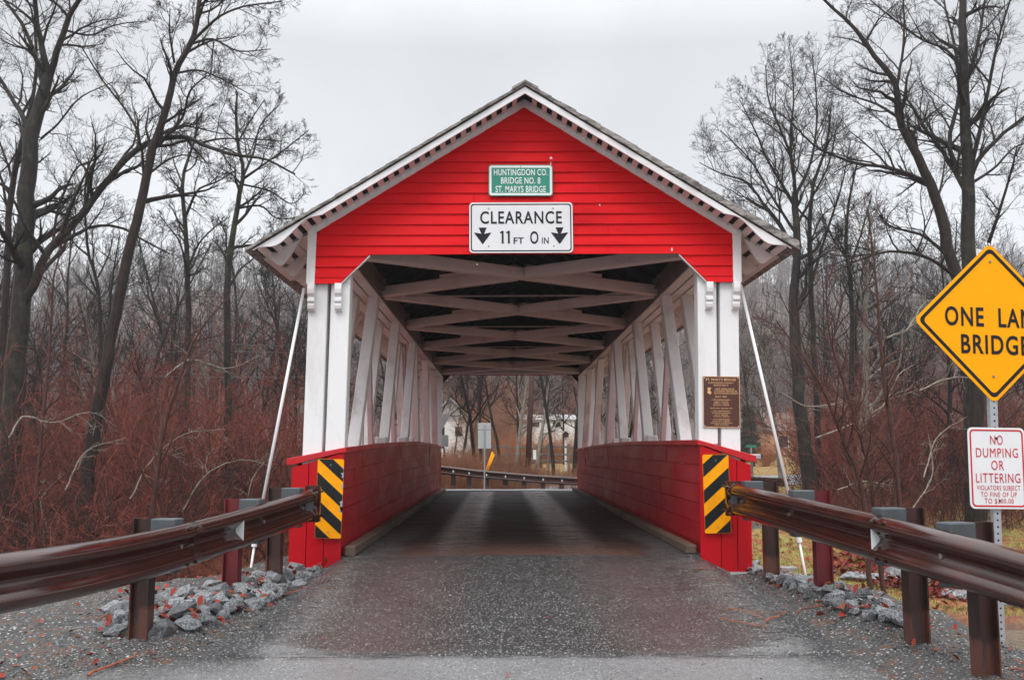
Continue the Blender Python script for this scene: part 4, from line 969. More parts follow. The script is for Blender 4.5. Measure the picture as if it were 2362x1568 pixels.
def spawn(r, pts, rs, ds, L, lev, cfg, out, t0=.15):
    if lev >= cfg['max']: return
    nc = cfg['n'][lev]; n = len(pts) - 1
    for c in range(nc):
        t = t0 + (1 - t0) * (c + r.random()) / nc; f = min(t * n, n - .001); i = int(f); f -= i
        q = tuple(pts[i][k] + (pts[i + 1][k] - pts[i][k]) * f for k in range(3)); rr_ = rs[i] + (rs[i + 1] - rs[i]) * f; d = ds[min(i + 1, n)]
        a = r.uniform(*cfg['ang']); e = perp(d, r); nd_ = vnorm(tuple(d[k] * math.cos(a) + e[k] * math.sin(a) for k in range(3)))
        l = L * cfg['len'][lev] * r.uniform(.6, 1.25) * (1.15 - .65 * t)
        branch(r, q, nd_, l, max(cfg['rmin'], rr_ * r.uniform(.45, .68)), lev + 1, cfg, out)
HERO = dict(wig=.19, trop=.045, rmin=.0042, max=4, n=[7, 6, 5, 4], ang=(.40, .95), len=[.46, .56, .58, .62])
def smooth_path(pts, rads, n, r, wob):
    P_ = np.array([list(p) for p in pts]); s = np.concatenate([[0], np.cumsum(np.linalg.norm(np.diff(P_, axis=0), axis=1))]); t = np.linspace(0, s[-1], n)
    m = len(P_); tan = np.gradient(P_, s, axis=0) if m > 2 else np.repeat((P_[1:] - P_[:1]) / s[-1], 2, 0)
    out = []
    for q in t:
        i = min(max(int(np.searchsorted(s, q)) - 1, 0), m - 2); h = s[i + 1] - s[i]; u = (q - s[i]) / h
        a = (1 + 2 * u) * (1 - u) ** 2 * P_[i] + u * (1 - u) ** 2 * h * tan[i] + u * u * (3 - 2 * u) * P_[i + 1] + u * u * (u - 1) * h * tan[i + 1]; out.append(a)
    rr_ = np.interp(t, s, rads); O = np.array(out)
    for i in range(1, n - 1): O[i] += [r.gauss(0, wob * rr_[i]) for _ in range(3)]
    return [tuple(o) for o in O], list(rr_), s[-1]
def make_tree_obs(name, polys, base, mt, mc, label, cat='tree', group=None, split=1, k=7):
    o = empty(name, base, label=label, cat=cat, group=group)
    a = [(p, q) for p, q, l in polys if l <= split]; b = [(p, q) for p, q, l in polys if l > split]
    V, Q = tubes(a, base, k); link('trunk', np_mesh('trunk', V, Q, True), mt, o)
    if b: V, Q = tubes(b, base, 3); link('crown', np_mesh('crown', V, Q), mc, o)
    return o
def hero(name, Yd, limbs, seed, mt, mc, label, cfg=HERO, dy=2.2, lscale=1.):
    """limbs: (picture path, width px start, width px end, twiggy)"""
    r = random.Random(seed); polys = []; k = dsz(1, Yd)
    for j, (pth, w0, w1, tw) in enumerate(limbs):
        y0 = Yd; drift = 0 if j == 0 else r.uniform(-dy, dy); n = len(pth)
        if j and len(pth) > 2: pass
        pts = [P(a, b, y0 + drift * (i / (n - 1)) ** 1.2) for i, (a, b) in enumerate(pth)]
        rads = [k * .5 * (w0 + (w1 - w0) * i / (n - 1)) for i in range(n)]
        if j == 0: pts[0].z = float(ground(pts[0].x, pts[0].y)) - .15; b0 = pts[0].copy(); b0.z += .15
        m = max(8, n * 3); p, q, L = smooth_path(pts, rads, m, r, .12); polys.append((p, q, 0))
        ds = [vnorm(tuple(p[min(i + 1, m - 1)][c] - p[max(i - 1, 0)][c] for c in range(3))) for i in range(m)]
        if tw:
            c2 = dict(cfg); c2['n'] = [tw] + cfg['n'][1:]; c2['len'] = [cfg['len'][0] * lscale * min(1, 5.5 / L)] + cfg['len'][1:]
            t0 = .12 if j else (.55 if len(limbs) > 1 else .3); spawn(r, p, q, ds, L, 0, c2, polys, t0)
    return make_tree_obs(name, polys, b0, M[mt], M[mc], label, split=1)
hero('bare_tree', 15.0, [
    ([(18, 1262), (26, 1000), (38, 800), (51, 661), (63, 422), (72, 329), (88, 262), (101, 202), (114, 164)], 54, 24, 9),
    ([(112, 168), (95, 100), (80, 0), (74, -140)], 17, 7, 9), ([(116, 170), (140, 95), (165, 30), (202, -30), (230, -140)], 17, 7, 9),
    ([(66, 300), (50, 262), (30, 232), (0, 181), (-60, 90)], 14, 6, 8), ([(100, 200), (80, 126), (50, 55), (8, 0), (-40, -60)], 12, 5, 8),
    ([(40, 748), (60, 690), (82, 648), (105, 590), (169, 518), (244, 422), (320, 341), (379, 320), (434, 318), (464, 333), (544, 358), (603, 365), (680, 402)], 24, 4, 16),
    ([(126, 569), (181, 538), (215, 523), (278, 525), (320, 548), (392, 586)], 10, 4, 7), ([(320, 341), (318, 305), (290, 255), (240, 190), (185, 105)], 7, 3, 8), ([(464, 333), (485, 324), (560, 320), (650, 326)], 6, 2, 7),
    ([(122, 560), (130, 500), (150, 440), (180, 385), (215, 370)], 7, 3, 7), ([(95, 320), (130, 290), (180, 230), (260, 190)], 6, 2, 6), ([(150, 70), (210, 82), (260, 60), (330, 50)], 6, 2, 8)],
    1, 'bark', 'twig', 'thick grey forked tree at the left edge with lichen on its bark')
hero('bare_tree', 13.5, [
    ([(192, 1190), (206, 1090), (225, 950), (240, 870), (265, 740), (287, 632), (316, 506), (341, 400), (358, 329), (388, 236), (405, 160), (443, 93), (460, 0), (478, -110)], 34, 9, 16),
    ([(443, 97), (497, 46), (544, 21), (649, 4)], 8, 3, 9), ([(441, 102), (485, 91), (548, 118), (624, 114)], 7, 2, 9), ([(365, 335), (379, 320), (421, 270), (438, 211), (476, 175)], 9, 3, 8),
    ([(409, 169), (455, 162), (506, 181), (578, 219)], 6, 2, 8), ([(402, 145), (392, 84), (392, 20)], 6, 2, 7), ([(345, 400), (395, 365), (430, 358), (470, 375)], 6, 2, 6), ([(455, 20), (500, -20), (560, -60)], 7, 2, 7)],
    2, 'bark_dark', 'twig', 'dark leaning tree left of the bridge slanting up to the right')
hero('bare_tree', 19.0, [
    ([(527, 1235), (527, 900), (527, 632), (535, 560), (544, 506), (556, 430), (561, 405), (548, 330), (545, 270), (547, 215)], 19, 5, 12),
    ([(561, 405), (585, 350), (600, 290), (645, 240)], 7, 2, 10), ([(562, 412), (600, 385), (650, 350), (712, 300)], 7, 2, 10), ([(553, 480), (600, 475), (640, 505), (690, 500)], 6, 2, 9), ([(548, 330), (570, 290), (610, 230)], 5, 2, 9), ([(530, 660), (555, 620), (590, 590), (610, 540)], 6, 2, 8), ([(556, 425), (620, 440), (670, 470), (700, 450)], 5, 2, 8)],
    3, 'bark', 'twig', 'slender tree nearest the left eave with a rounded fan of twigs', lscale=.8)
hero('bare_tree', 20.0, [
    ([(431, 1230), (432, 900), (434, 661), (430, 580), (426, 506), (421, 421), (425, 390), (448, 330), (455, 260)], 17, 4, 12),
    ([(428, 500), (455, 440), (500, 420), (545, 392)], 7, 2, 9), ([(421, 425), (400, 370), (395, 310)], 5, 2, 8), ([(433, 620), (460, 560), (500, 520), (530, 500)], 6, 2, 8), ([(432, 640), (415, 560), (370, 500)], 6, 2, 7)],
    4, 'bark', 'twig', 'slim tree standing between the leaning dark tree and the slender tree', lscale=.8)
hero('bare_tree', 17.0, [([(3, 1250), (6, 900), (13, 661), (30, 422), (46, 337), (70, 250), (84, 169), (80, 60)], 20, 6, 12), ([(46, 337), (20, 380), (-30, 420)], 6, 2, 7), ([(30, 420), (0, 330), (-40, 260)], 6, 2, 7)], 5, 'bark_dark', 'twig', 'narrow dark tree at the far left edge behind the forked tree', lscale=.8)
hero('bare_tree', 18.5, [([(237, 1210), (240, 1000), (232, 800), (228, 680), (222, 640), (205, 590), (198, 520), (196, 430), (205, 370)], 11, 4, 9), ([(226, 640), (250, 590), (262, 540)], 5, 2, 7), ([(204, 590), (170, 560), (155, 480)], 5, 2, 7)], 6, 'bark', 'twig', 'thin forking tree between the forked tree and the leaning tree', lscale=.8)
hero('bare_tree', 18.0, [
    ([(2252, 1290), (2246, 900), (2239, 640), (2234, 590), (2230, 422), (2225, 295), (2221, 126), (2218, 0), (2214, -140)], 46, 13, 9),
    ([(2230, 445), (2205, 400), (2170, 346), (2133, 295), (2095, 235), (2060, 200)], 15, 3, 11), ([(2214, 402), (2191, 346), (2190, 320), (2205, 250), (2213, 190), (2191, 122), (2128, 93), (2052, 38), (2000, -5)], 13, 3, 13),
    ([(2232, 430), (2250, 379), (2301, 320), (2361, 270), (2430, 205)], 14, 4, 10), ([(2233, 405), (2258, 310), (2280, 200), (2300, 100), (2335, -20)], 12, 4, 11), ([(2222, 210), (2250, 120), (2265, 40), (2278, -60)], 11, 4, 10),
    ([(2213, 190), (2200, 100), (2180, 20), (2170, -60)], 9, 3, 10), ([(2237, 425), (2290, 390), (2340, 340), (2400, 320)], 8, 2, 8), ([(2280, 560), (2300, 500), (2330, 400), (2345, 340)], 9, 3, 9)],
    7, 'bark', 'twig', 'tall many limbed tree behind the yellow diamond sign')
hero('bare_tree', 16.5, [
    ([(2262, 1290), (2252, 900), (2232, 720), (2196, 611), (2166, 476), (2137, 405), (2100, 330), (2073, 270), (2065, 190), (2019, 135), (1972, 67), (1900, 0), (1850, -60)], 36, 4, 16),
    ([(2141, 422), (2069, 392), (1960, 373), (1880, 337), (1830, 290), (1785, 250)], 10, 2, 15), ([(2073, 272), (2020, 240), (1960, 220), (1885, 172)], 8, 2, 11), ([(2205, 640), (2150, 600), (2060, 580), (1980, 600), (1900, 640)], 10, 2, 11),
    ([(2067, 200), (2080, 130), (2085, 50), (2078, -40)], 8, 3, 10), ([(2185, 590), (2130, 545), (2050, 520), (2015, 480)], 9, 2, 10), ([(2120, 370), (2098, 300), (2060, 300), (2000, 250)], 6, 2, 9), ([(2160, 470), (2175, 400), (2180, 330)], 6, 2, 8)],
    8, 'bark_dark', 'twig', 'dark tree leaning left behind the yellow diamond sign')
hero('bare_tree', 20.0, [
    ([(1872, 1240), (1867, 1137), (1848, 954), (1835, 800), (1828, 700), (1837, 590), (1833, 443)], 40, 15, 4),
    ([(1838, 610), (1800, 520), (1760, 470), (1720, 420), (1660, 400), (1612, 375)], 10, 2, 14), ([(1833, 450), (1828, 380), (1800, 300), (1772, 230), (1765, 150)], 9, 2, 13), ([(1834, 450), (1860, 400), (1880, 320), (1882, 220), (1872, 120)], 9, 2, 13),
    ([(1834, 480), (1800, 420), (1770, 370), (1740, 300), (1705, 230)], 9, 2, 14), ([(1836, 540), (1790, 470), (1730, 370), (1660, 300)], 8, 2, 13), ([(1833, 445), (1822, 330), (1830, 220), (1822, 120)], 8, 2, 13), ([(1836, 520), (1870, 460), (1910, 380), (1930, 280)], 8, 2, 12), ([(1836, 560), (1790, 540), (1740, 510), (1690, 470)], 6, 2, 10)],
    9, 'bark', 'twig', 'wide crowned tree rising right behind the roof eave')
hero('bare_tree', 22.0, [([(1890, 1220), (1882, 900), (1868, 640), (1868, 500), (1876, 420), (1905, 340), (1915, 250)], 17, 4, 10), ([(1872, 650), (1905, 540), (1940, 430), (1962, 320)], 8, 2, 11), ([(1868, 560), (1895, 500), (1930, 470)], 5, 2, 8)], 10, 'bark', 'twig', 'slim tree just right of the wide crowned tree', lscale=.8)
hero('bare_tree', 24.0, [([(1965, 1210), (1962, 900), (1960, 640), (1950, 560), (1955, 480), (1975, 380)], 16, 4, 10), ([(1958, 620), (1985, 540), (2010, 450)], 6, 2, 9), ([(1955, 600), (1920, 550), (1890, 480)], 6, 2, 9)], 12, 'bark', 'twig', 'slim greenish tree midway between the roof and the diamond sign', lscale=.8)
SAP = dict(wig=.16, trop=.06, rmin=.005, max=3, n=[12, 6, 4], ang=(.4, .9), len=[.30, .5, .5])
for i, (pth, w0, lab) in enumerate((
    ([(2004, 1240), (1968, 1065), (1935, 990), (1905, 915), (1870, 850), (1790, 740)], 13, 'red brown sapling leaning left, lowest of those by the right guardrail'),
    ([(2033, 1240), (1987, 1012), (1953, 906), (1925, 820), (1912, 771), (1905, 640)], 12, 'red brown sapling with two crooks, middle of those by the right guardrail'),
    ([(2082, 1240), (2062, 1040), (2045, 930), (2032, 820), (2024, 700), (2011, 568), (2000, 480)], 13, 'upright red brown sapling nearest the diamond sign'))):
    hero('sapling', 9.2 + i * .5, [(pth, w0, 3, 22)], 20 + i, 'sap', 'twig_red', lab, SAP, lscale=.9)
for i, (pth, w0, lab) in enumerate((
    ([(345, 1250), (360, 1100), (385, 960), (410, 880), (450, 780), (520, 690)], 14, 'red barked sapling leaning right in the thicket left of the bridge'),
    ([(80, 1260), (95, 1000), (108, 880), (118, 760), (128, 620), (150, 560)], 9, 'brown upright sapling beside the thick forked tree'))):
    hero('sapling', 10.5 + i * 2, [(pth, w0, 3, 20)], 30 + i, 'sap', 'twig_red', lab, SAP, lscale=.9)
LIMB = dict(wig=.25, trop=.0, rmin=.006, max=2, n=[7, 4], ang=(.5, 1.1), len=[.3, .5])
def limb(pth, Yd, w0, seed, zone):
    r = random.Random(seed); k = dsz(1, Yd); pts = [P(a, b, Yd + .5 * i) for i, (a, b) in enumerate(pth)]; n = len(pth); p, q, L = smooth_path(pts, [k * .5 * w0 * (1 - .7 * i / (n - 1)) for i in range(n)], n * 4, r, .5)
    ds = [vnorm(tuple(p[min(i + 1, len(p) - 1)][c] - p[max(i - 1, 0)][c] for c in range(3))) for i in range(len(p))]; out = [(p, q, 0)]; spawn(r, p, q, ds, L, 0, LIMB, out, .2)
    V, Q = tubes([(a, b) for a, b, _ in out], p[0], 5); o = link('bare_limb', np_mesh('bare_limb', V, Q, True), M['bark_pale'], None, p[0]); sets(o, 'pale crooked bare limb tangled in the thicket %s of the bridge' % zone, 'branch', 'pale limbs in the %s thicket' % zone)
for i, (pth, w0) in enumerate((([(20, 1010), (55, 960), (120, 975), (210, 950), (270, 985)], 5), ([(60, 1330), (110, 1240), (95, 1150), (150, 1090)], 5), ([(0, 1190), (70, 1215), (130, 1255), (180, 1240)], 4), ([(300, 1150), (350, 1060), (430, 1000), (520, 990)], 4), ([(420, 1180), (480, 1090), (560, 1060), (640, 1080)], 4), ([(560, 1200), (590, 1090), (650, 1030)], 4), ([(150, 1130), (200, 1040), (290, 1010)], 4), ([(380, 870), (440, 830), (520, 850), (600, 820)], 5))): limb(pth, 11 + i % 3, w0, 200 + i, 'left')
for i, (pth, w0) in enumerate((([(1880, 1010), (1960, 980), (2040, 930), (2075, 860), (2110, 840)], 5), ([(2040, 780), (2090, 760), (2130, 700), (2160, 690)], 6), ([(1800, 905), (1850, 935), (1930, 930), (2010, 905)], 5), ([(2130, 1100), (2160, 1010), (2230, 960)], 4), ([(2100, 1180), (2150, 1090), (2140, 1000)], 4), ([(2330, 1150), (2300, 1060), (2350, 990)], 4), ([(2120, 900), (2200, 870), (2290, 880)], 5), ([(1930, 1130), (1990, 1110), (2060, 1120)], 4))): limb(pth, 12 + i % 3, w0, 220 + i, 'right')
# woodland trees: six kinds grown once, then copied
MID = dict(wig=.19, trop=.07, rmin=.007, max=3, n=[16, 9, 6], ang=(.4, 1.0), len=[.36, .52, .56])
def grown(i):
    r = random.Random(400 + i); H = r.uniform(9, 13); pts = [(0, 0, -.3)]; d = (0, 0, 1); n = 9; ds = [d]; p = pts[0]; r0 = r.uniform(.09, .17)
    for k in range(n):
        d = vnorm((d[0] + r.gauss(0, .07), d[1] + r.gauss(0, .07), d[2])); p = tuple(p[c] + d[c] * (H + .3) / n for c in range(3)); pts.append(p); ds.append(d)
    rs = [r0 * (1 - .85 * k / n) for k in range(n + 1)]; out = [(pts, rs, 0)]; spawn(r, pts, rs, ds, H, 0, MID, out, .28)
    return make_tree_obs('woodland_tree', out, Vector((0, 0, 0)), M['bark_pale' if i == 5 else 'bark' if i % 2 else 'bark_dark'], M['twig'], '', split=1, k=6)
kinds = [grown(i) for i in range(6)]; used = [False] * 6
LABS = {'L': ('thin bare woodland tree in the woods left of the bridge', 'bare trees in the left woods'), 'R': ('thin bare woodland tree in the woods right of the bridge', 'bare trees in the right woods'), 'C': ('thin bare woodland tree seen through the bridge opening', 'bare trees beyond the bridge opening')}
def plant(px, depth, zone, sc=1., kind=None):
    Y = depth - 11.28; x = P(px, 1042, Y).x; i = rg.randrange(6) if kind is None else kind
    if used[i]: o = copy_tree(kinds[i])
    else: o = kinds[i]; used[i] = True
    o.location = (x, Y, float(ground(x, Y))); s = sc * rg.uniform(.85, 1.15); o.scale = (s, s, s); o.rotation_euler = (rg.gauss(0, .05), rg.gauss(0, .05), rg.uniform(0, 6.28)); sets(o, LABS[zone][0], 'tree', LABS[zone][1])
for i in range(34): plant(-60 + 760 * (i + rg.random()) / 34, rg.choice((34, 38, 45, 55, 65, 78)) + rg.uniform(-3, 3), 'L', rg.uniform(.8, 1.1))
for i in range(32): plant(1715 + 720 * (i + rg.random()) / 32, rg.choice((36, 40, 46, 55, 65, 78)) + rg.uniform(-3, 3), 'R', rg.uniform(.75, 1.05)) if not 1735 < 1715 + 720 * i / 32 < 1850 or i % 3 == 0 else None
for i in range(7): plant(700 + 40 * i, rg.choice((36, 44, 55, 66)), 'L', .9)
for i in range(7): plant(1400 + 44 * i, rg.choice((36, 44, 55, 66)), 'R', .9)
for px, dp, kd in ((1100, 44, 0), (1112, 46, 2), (1156, 50, 0), (1188, 52, 5), (1234, 50, 5), (1278, 44, 2), (1322, 43, 1), (1060, 60, 3), (1300, 70, 4), (1010, 56, 3), (1350, 55, 0), (1090, 85, 2), (1196, 60, 4), (1246, 64, 2), (1030, 74, 0), (1048, 90, 4)): plant(px, dp, 'C', .85, kd)
# brush thickets and the wooded hill: uncountable stuff
BR = dict(wig=.22, trop=.02, rmin=.005, max=2, n=[5, 3], ang=(.3, .8), len=[.5, .55])
def shrub(seed, H, stems, rad=.009, spread=.45):
    r = random.Random(seed); out = []
    c = dict(BR); c['rmin'] = rad * .5
    for _ in range(stems):
        p = (r.gauss(0, .28), r.gauss(0, .28), -.05); branch(r, p, vnorm((r.gauss(0, spread), r.gauss(0, spread), 1)), H * r.uniform(.5, 1.1), rad * r.uniform(.7, 1.3), 0, c, out)
    return tubes([(p, q) for p, q, _ in out], (0, 0, 0), 3)
def scatter(name, protos, locs, mat):
    VV = []; QQ = []; off = 0
    for j, (x, y, s) in enumerate(locs):
        V, Q = protos[j % len(protos)]; th = nr_.uniform(0, 6.28); c, sn = math.cos(th), math.sin(th)
        W = np.stack([V[:, 0] * c - V[:, 1] * sn, V[:, 0] * sn + V[:, 1] * c, V[:, 2]], -1) * s + [x, y, float(ground(x, y))]
        VV.append(W); QQ.append(Q + off); off += len(V)
    return sets(link(name, np_mesh(name, np.concatenate(VV), np.concatenate(QQ)), mat), kind='stuff')
BS = [shrub(i, 2.1, 8, .011, .6) for i in range(6)]
def wedge(n, pa, pb, da, db, smin, smax, skip=None):
    o = []
    while len(o) < n:
        px = rg.uniform(pa, pb); d = da + (db - da) * rg.random() ** 1.4; Y = d - 11.28; x = P(px, 1042, Y).x
        if skip and skip(x, Y, px, d): continue
        o.append((x, Y, rg.uniform(smin, smax) * (1 + .35 * (d - da) / (db - da))))
    return o
M['brush_dark'] = brushm('dark_brush', (.045, .020, .017), (.030, .016, .014), (.085, .042, .034))
M['brush_orange'] = brushm('orange_brush', (.30, .085, .045), (.20, .055, .034), (.42, .20, .12))
scatter('brush_thicket', BS, wedge(120, -80, 690, 21.5, 48, .6, 1.5, lambda x, Y, px, d: px > 480 and d < 24), M['brush'])
scatter('dark_thicket', [shrub(90 + i, 2.6, 7, .014, .6) for i in range(4)], wedge(75, -80, 690, 22, 46, .6, 1.5), M['brush_dark'])
scatter('dark_thicket', [shrub(96 + i, 2.6, 7, .014, .6) for i in range(4)], wedge(65, 1860, 2440, 28, 48, .6, 1.4), M['brush_dark'])
scatter('low_brush', [shrub(104 + i, 1.2, 12, .008, .7) for i in range(4)], wedge(80, -80, 690, 21.5, 34, .6, 1.2), M['brush_orange'])
scatter('low_brush', [shrub(110 + i, 1.1, 12, .008, .7) for i in range(4)], wedge(50, 1880, 2440, 29, 38, .6, 1.1), M['brush_orange'])
BT = [shrub(50 + i, 4.4, 9, .013, .28) for i in range(4)]
scatter('tall_thicket', BT, wedge(110, -80, 690, 25, 50, .6, 1.3), M['brush'])
scatter('tall_thicket', BT, wedge(75, 1860, 2440, 31, 52, .6, 1.2), M['brush'])
scatter('brush_thicket', BS, wedge(105, 1860, 2440, 29, 50, .6, 1.4), M['brush'])
scatter('dry_brush', [shrub(20 + i, 1.3, 16, .008, .3) for i in range(4)], [(a, b, c * (.62 if a > 1.2 else .95)) for a, b, c in wedge(170, 1000, 1360, 37.5, 56, .7, 1.1, lambda x, Y, px, d: px > 1160 and d > 45)], M['brush_tan'])
scatter('dry_brush', [shrub(30 + i, 1.0, 14, .007, .3) for i in range(3)], wedge(70, 420, 700, 25, 40, .8, 1.4), M['brush_tan'])
HT = dict(wig=.16, trop=.10, rmin=.022, max=2, n=[13, 5], ang=(.35, .9), len=[.34, .5])
def hill_tree(i):
    r = random.Random(800 + i); H = r.uniform(11, 15); n = 6; pts = [(0, 0, -.5)]; d = (0, 0, 1); ds = [d]; p = pts[0]
    for k in range(n): d = vnorm((d[0] + r.gauss(0, .06), d[1] + r.gauss(0, .06), 1)); p = tuple(p[c] + d[c] * H / n for c in range(3)); pts.append(p); ds.append(d)
    rs = [.16 * (1 - .8 * k / n) for k in range(n + 1)]; out = [(pts, rs, 0)]; spawn(r, pts, rs, ds, H, 0, HT, out, .25); return tubes([(p, q) for p, q, _ in out], (0, 0, 0), 3)
HTs = [hill_tree(i) for i in range(5)]; locs = []
while len(locs) < 2700:
    d = rg.uniform(98, 320); px = rg.uniform(-120, 2480)
    if d < 128 and 980 < px < 1380: continue
    Y = d - 11.28; locs.append((P(px, 1042, Y).x, Y, rg.uniform(.8, 1.25)))
scatter('tall_thicket', BT, wedge(90, 980, 1380, 84, 150, 1.1, 1.8, lambda x, Y, px, d: d < 126 and not 1098 < px < 1182), M['brush_tan'])
scatter('tall_thicket', BT, wedge(90, 980, 1380, 100, 160, 1.1, 1.9, lambda x, Y, px, d: d < 126 and not 1098 < px < 1182), M['brush'])
scatter('hill_forest', HTs, locs, M['misty_hillwood'])

# ------------------------------------------------------------------ things beyond the bridge
pole_m = plain('pole_wood', (.085, .040, .032), .8, .35, 9)
Yp = 30.; b = P(1215, 1100, Yp); b.z = float(ground(b.x, Yp)); t_ = P(1229, 790, Yp)
o = empty('utility_pole', b, label='dark leaning wooden utility pole seen through the bridge', cat='pole')
MB().tube([Vector((0, 0, -.4)), (t_ - b) * 1.25], [.135, .10], 10).build('shaft', pole_m, o, smooth=True)
q = P(1233, 1048, Yp - .16) - b; MB().box(q.x - .075, q.x + .06, q.y, q.y + .012, q.z - .2, q.z + .2).build('tag', M['sign_white'], o)
q = P(1228, 1058, Yp) - b; MB().tube([q, q + Vector((0, 0, .03))], .128, 10).build('band', M['iron'], o)
q = (t_ - b) * 1.22; MB().box(-1.2 + q.x, 1.2 + q.x, q.y - .16, q.y - .06, q.z - .1, q.z + .02).build('crossarm', pole_m, o)
o = empty('pole_guard', P(1122, 1108, 27), label='pair of slanting yellow guy wire guards behind the far guardrail', cat='guard')
for dx in (0, 3.2):
    a, c = P(1110 + dx, 1116, 27) - o.location, P(1136 + dx, 1042 + dx * 1.4, 27) - o.location; MB().tube([a, c], .035, 8).build('guard_tube', M['yellow_paint'], o, smooth=True)
# sign backs
def back_sign(px, Yd, plates, label, pw=.05):
    b = P(px, 1128, Yd); b.z = float(ground(b.x, Yd)); o = empty('traffic_sign', b, label=label, cat='sign'); top = 0
    for poly in plates:
        vs = [P(a, c, Yd) - b for a, c in poly]; MB().prism(vs, (0, .006, 0)).build('panel', M['galv_flat'], o); top = max(top, max(v.z for v in vs))
    MB().box(-pw / 2, pw / 2, -.05, -.002, -.2, top - .05).build('post', M['galv'], o)
M['galv_flat'] = plain('aluminium_back', (.50, .52, .53), .5, .12, 4)
back_sign(1117, 22.5, [rpoly([(1102, 990.5), (1132, 990.5), (1132, 975), (1102, 975)], 1.5, 3), rpoly([(1102, 1034), (1132, 1034), (1132, 991.5), (1102, 991.5)], 1.5, 3)], 'pale blank back of a rectangular road sign beyond the bridge')
back_sign(1003, 19.5, [rpoly([(1003, 1018), (1040, 955), (966, 955)][::-1], 3, 3), rpoly([(983, 1030), (1034, 1030), (1034, 1003), (983, 1003)], 2, 3)], 'pale back of a triangular sign with a plate at the far left bridge end')
# far guardrails
def far_rail(pts, label, nposts, gap=0):
    b = Vector(pts[0]); b.z = float(ground(b.x, b.y)); o = empty('guardrail', b, label=label, cat='guardrail', group='guardrails beyond the bridge'); vs = []; m = len(PROF); P3 = [Vector(p) for p in pts]; n = 24
    for i in range(n + 1):
        f = i / n * (len(P3) - 1); j = min(int(f), len(P3) - 2); c = P3[j].lerp(P3[j + 1], f - j); q = (P3[j + 1] - P3[j]).normalized(); nr = Vector((q.y, -q.x, 0)).normalized()
        if nr.y > 0: nr = -nr
        vs += [c - b + nr * d + Vector((0, 0, z - .16)) for d, z in PROF]
    fs = [(i * m + j, i * m + j + 1, (i + 1) * m + j + 1, (i + 1) * m + j) for i in range(n) for j in range(m - 1)]; MB().add(vs, fs).build('rail_beam', M['rail'], o, smooth=True)
    for i in range(nposts):
        f = (i + .5) / nposts * (len(P3) - 1); j = min(int(f), len(P3) - 2); c = P3[j].lerp(P3[j + 1], f - j); gz = float(ground(c.x, c.y)); q = c - b
        MB().box(q.x - .09, q.x + .09, q.y + .06, q.y + .24, gz - b.z - .2, q.z - .0).build('post', M['post'], o)
        if nposts > 4: MB().prism([q + Vector((-.02, -.07, -.11)), q + Vector((-.02, -.07, -.21)), q + Vector((.03, -.02, -.18)), q + Vector((.03, -.02, -.14))], (0, -.005, 0)).build('reflector', M['letter_white'], o)
far_rail([P(990, 1070, 24.6), P(1100, 1083, 24.9), P(1230, 1094, 25.3), P(1360, 1102, 25.8)], 'brown guardrail crossing behind the far end of the bridge', 9)
far_rail([P(1705, 1097, 20.0), P(1815, 1103, 24)], 'short dark guardrail visible beyond the right red end panel', 2)
# split rail fence in front of the far yard
fm = plain('grey_fence_wood', (.19, .17, .155), .85, .35, 6); a, c = P(1120, 1040, 41), P(1360, 1042, 41); a.z = float(ground(a.x, 41)); o = empty('rail_fence', a, label='weathered grey split rail fence beyond the far guardrail', cat='fence'); n = 5; L_ = c.x - a.x
for i in range(n + 1): x = L_ * i / n; gz = float(ground(a.x + x, 41)) - a.z + .45; MB().box(x - .06, x + .06, -.06, .06, gz - .7, gz + 1.2).build('post', fm, o, .01)
for zz in (.75, 1.12, 1.5):
    for i in range(n): x = L_ * i / n; MB().beam((x - .1, rg.uniform(-.03, .03), zz + rg.uniform(-.05, .05)), (x + L_ / n + .1, 0, zz + rg.uniform(-.05, .05)), .07, .10).build('rail', fm, o, .01)
# houses
glass = plain('dark_window', (.02, .022, .025), .1, .1)
def house(px0, px1, Yd, wallh, roofh, wm, rm, label, wins, gable_x=False, dp=7, lift=0.):
    a, c = P(px0, 1042, Yd), P(px1, 1042, Yd); w_ = c.x - a.x; gz = float(ground((a.x + c.x) / 2, Yd)) + lift; o = empty('house', ((a.x + c.x) / 2, Yd, gz), label=label, cat='house')
    MB().box(-w_ / 2, w_ / 2, 0, dp, -.8 - lift, wallh).build('wall', wm, o)
    mb = MB(); e = .35
    if gable_x: mb.prism([(-w_ / 2 - e, -e, wallh - .1), (0, -e, wallh + roofh), (w_ / 2 + e, -e, wallh - .1), (w_ / 2 + e, -e, wallh + .1), (0, -e, wallh + roofh + .2), (-w_ / 2 - e, -e, wallh + .1)], (0, dp + 2 * e, 0)); mb.prism([(-w_ / 2, 0, wallh), (w_ / 2, 0, wallh), (0, 0, wallh + roofh)], (0, dp, 0))
    else: mb.prism([(-w_ / 2 - e, -e, wallh), (-w_ / 2 - e, dp / 2, wallh + roofh), (-w_ / 2 - e, dp + e, wallh)], (w_ + 2 * e, 0, 0))
    mb.build('roof', rm, o)
    for x, z, ww, hh in wins:
        f = MB().box(x - ww / 2 - .08, x + ww / 2 + .08, -.04, .02, z - .08, z + hh + .08).build('window', M['sign_white'], o); MB().box(x - ww / 2, x + ww / 2, -.055, -.042, z, z + hh).build('pane', glass, f)
wsd = plain('white_siding', (.74, .74, .73), .6, .1); rfw = plain('pale_roof', (.42, .41, .41), .7, .2); rfb = plain('brown_roof', (.15, .085, .065), .8, .3); tan = plain('tan_wall', (.52, .28, .15), .75, .2); brick = plain('brick_wall', (.36, .12, .07), .8, .3)
house(990, 1086, 80, 2.0, 2.1, wsd, rfw, 'white house with a pale roof behind trees at the left of the bridge opening', [(-.9, .6, .7, .9), (.8, .6, .7, .9)], True, 8, 1.5)
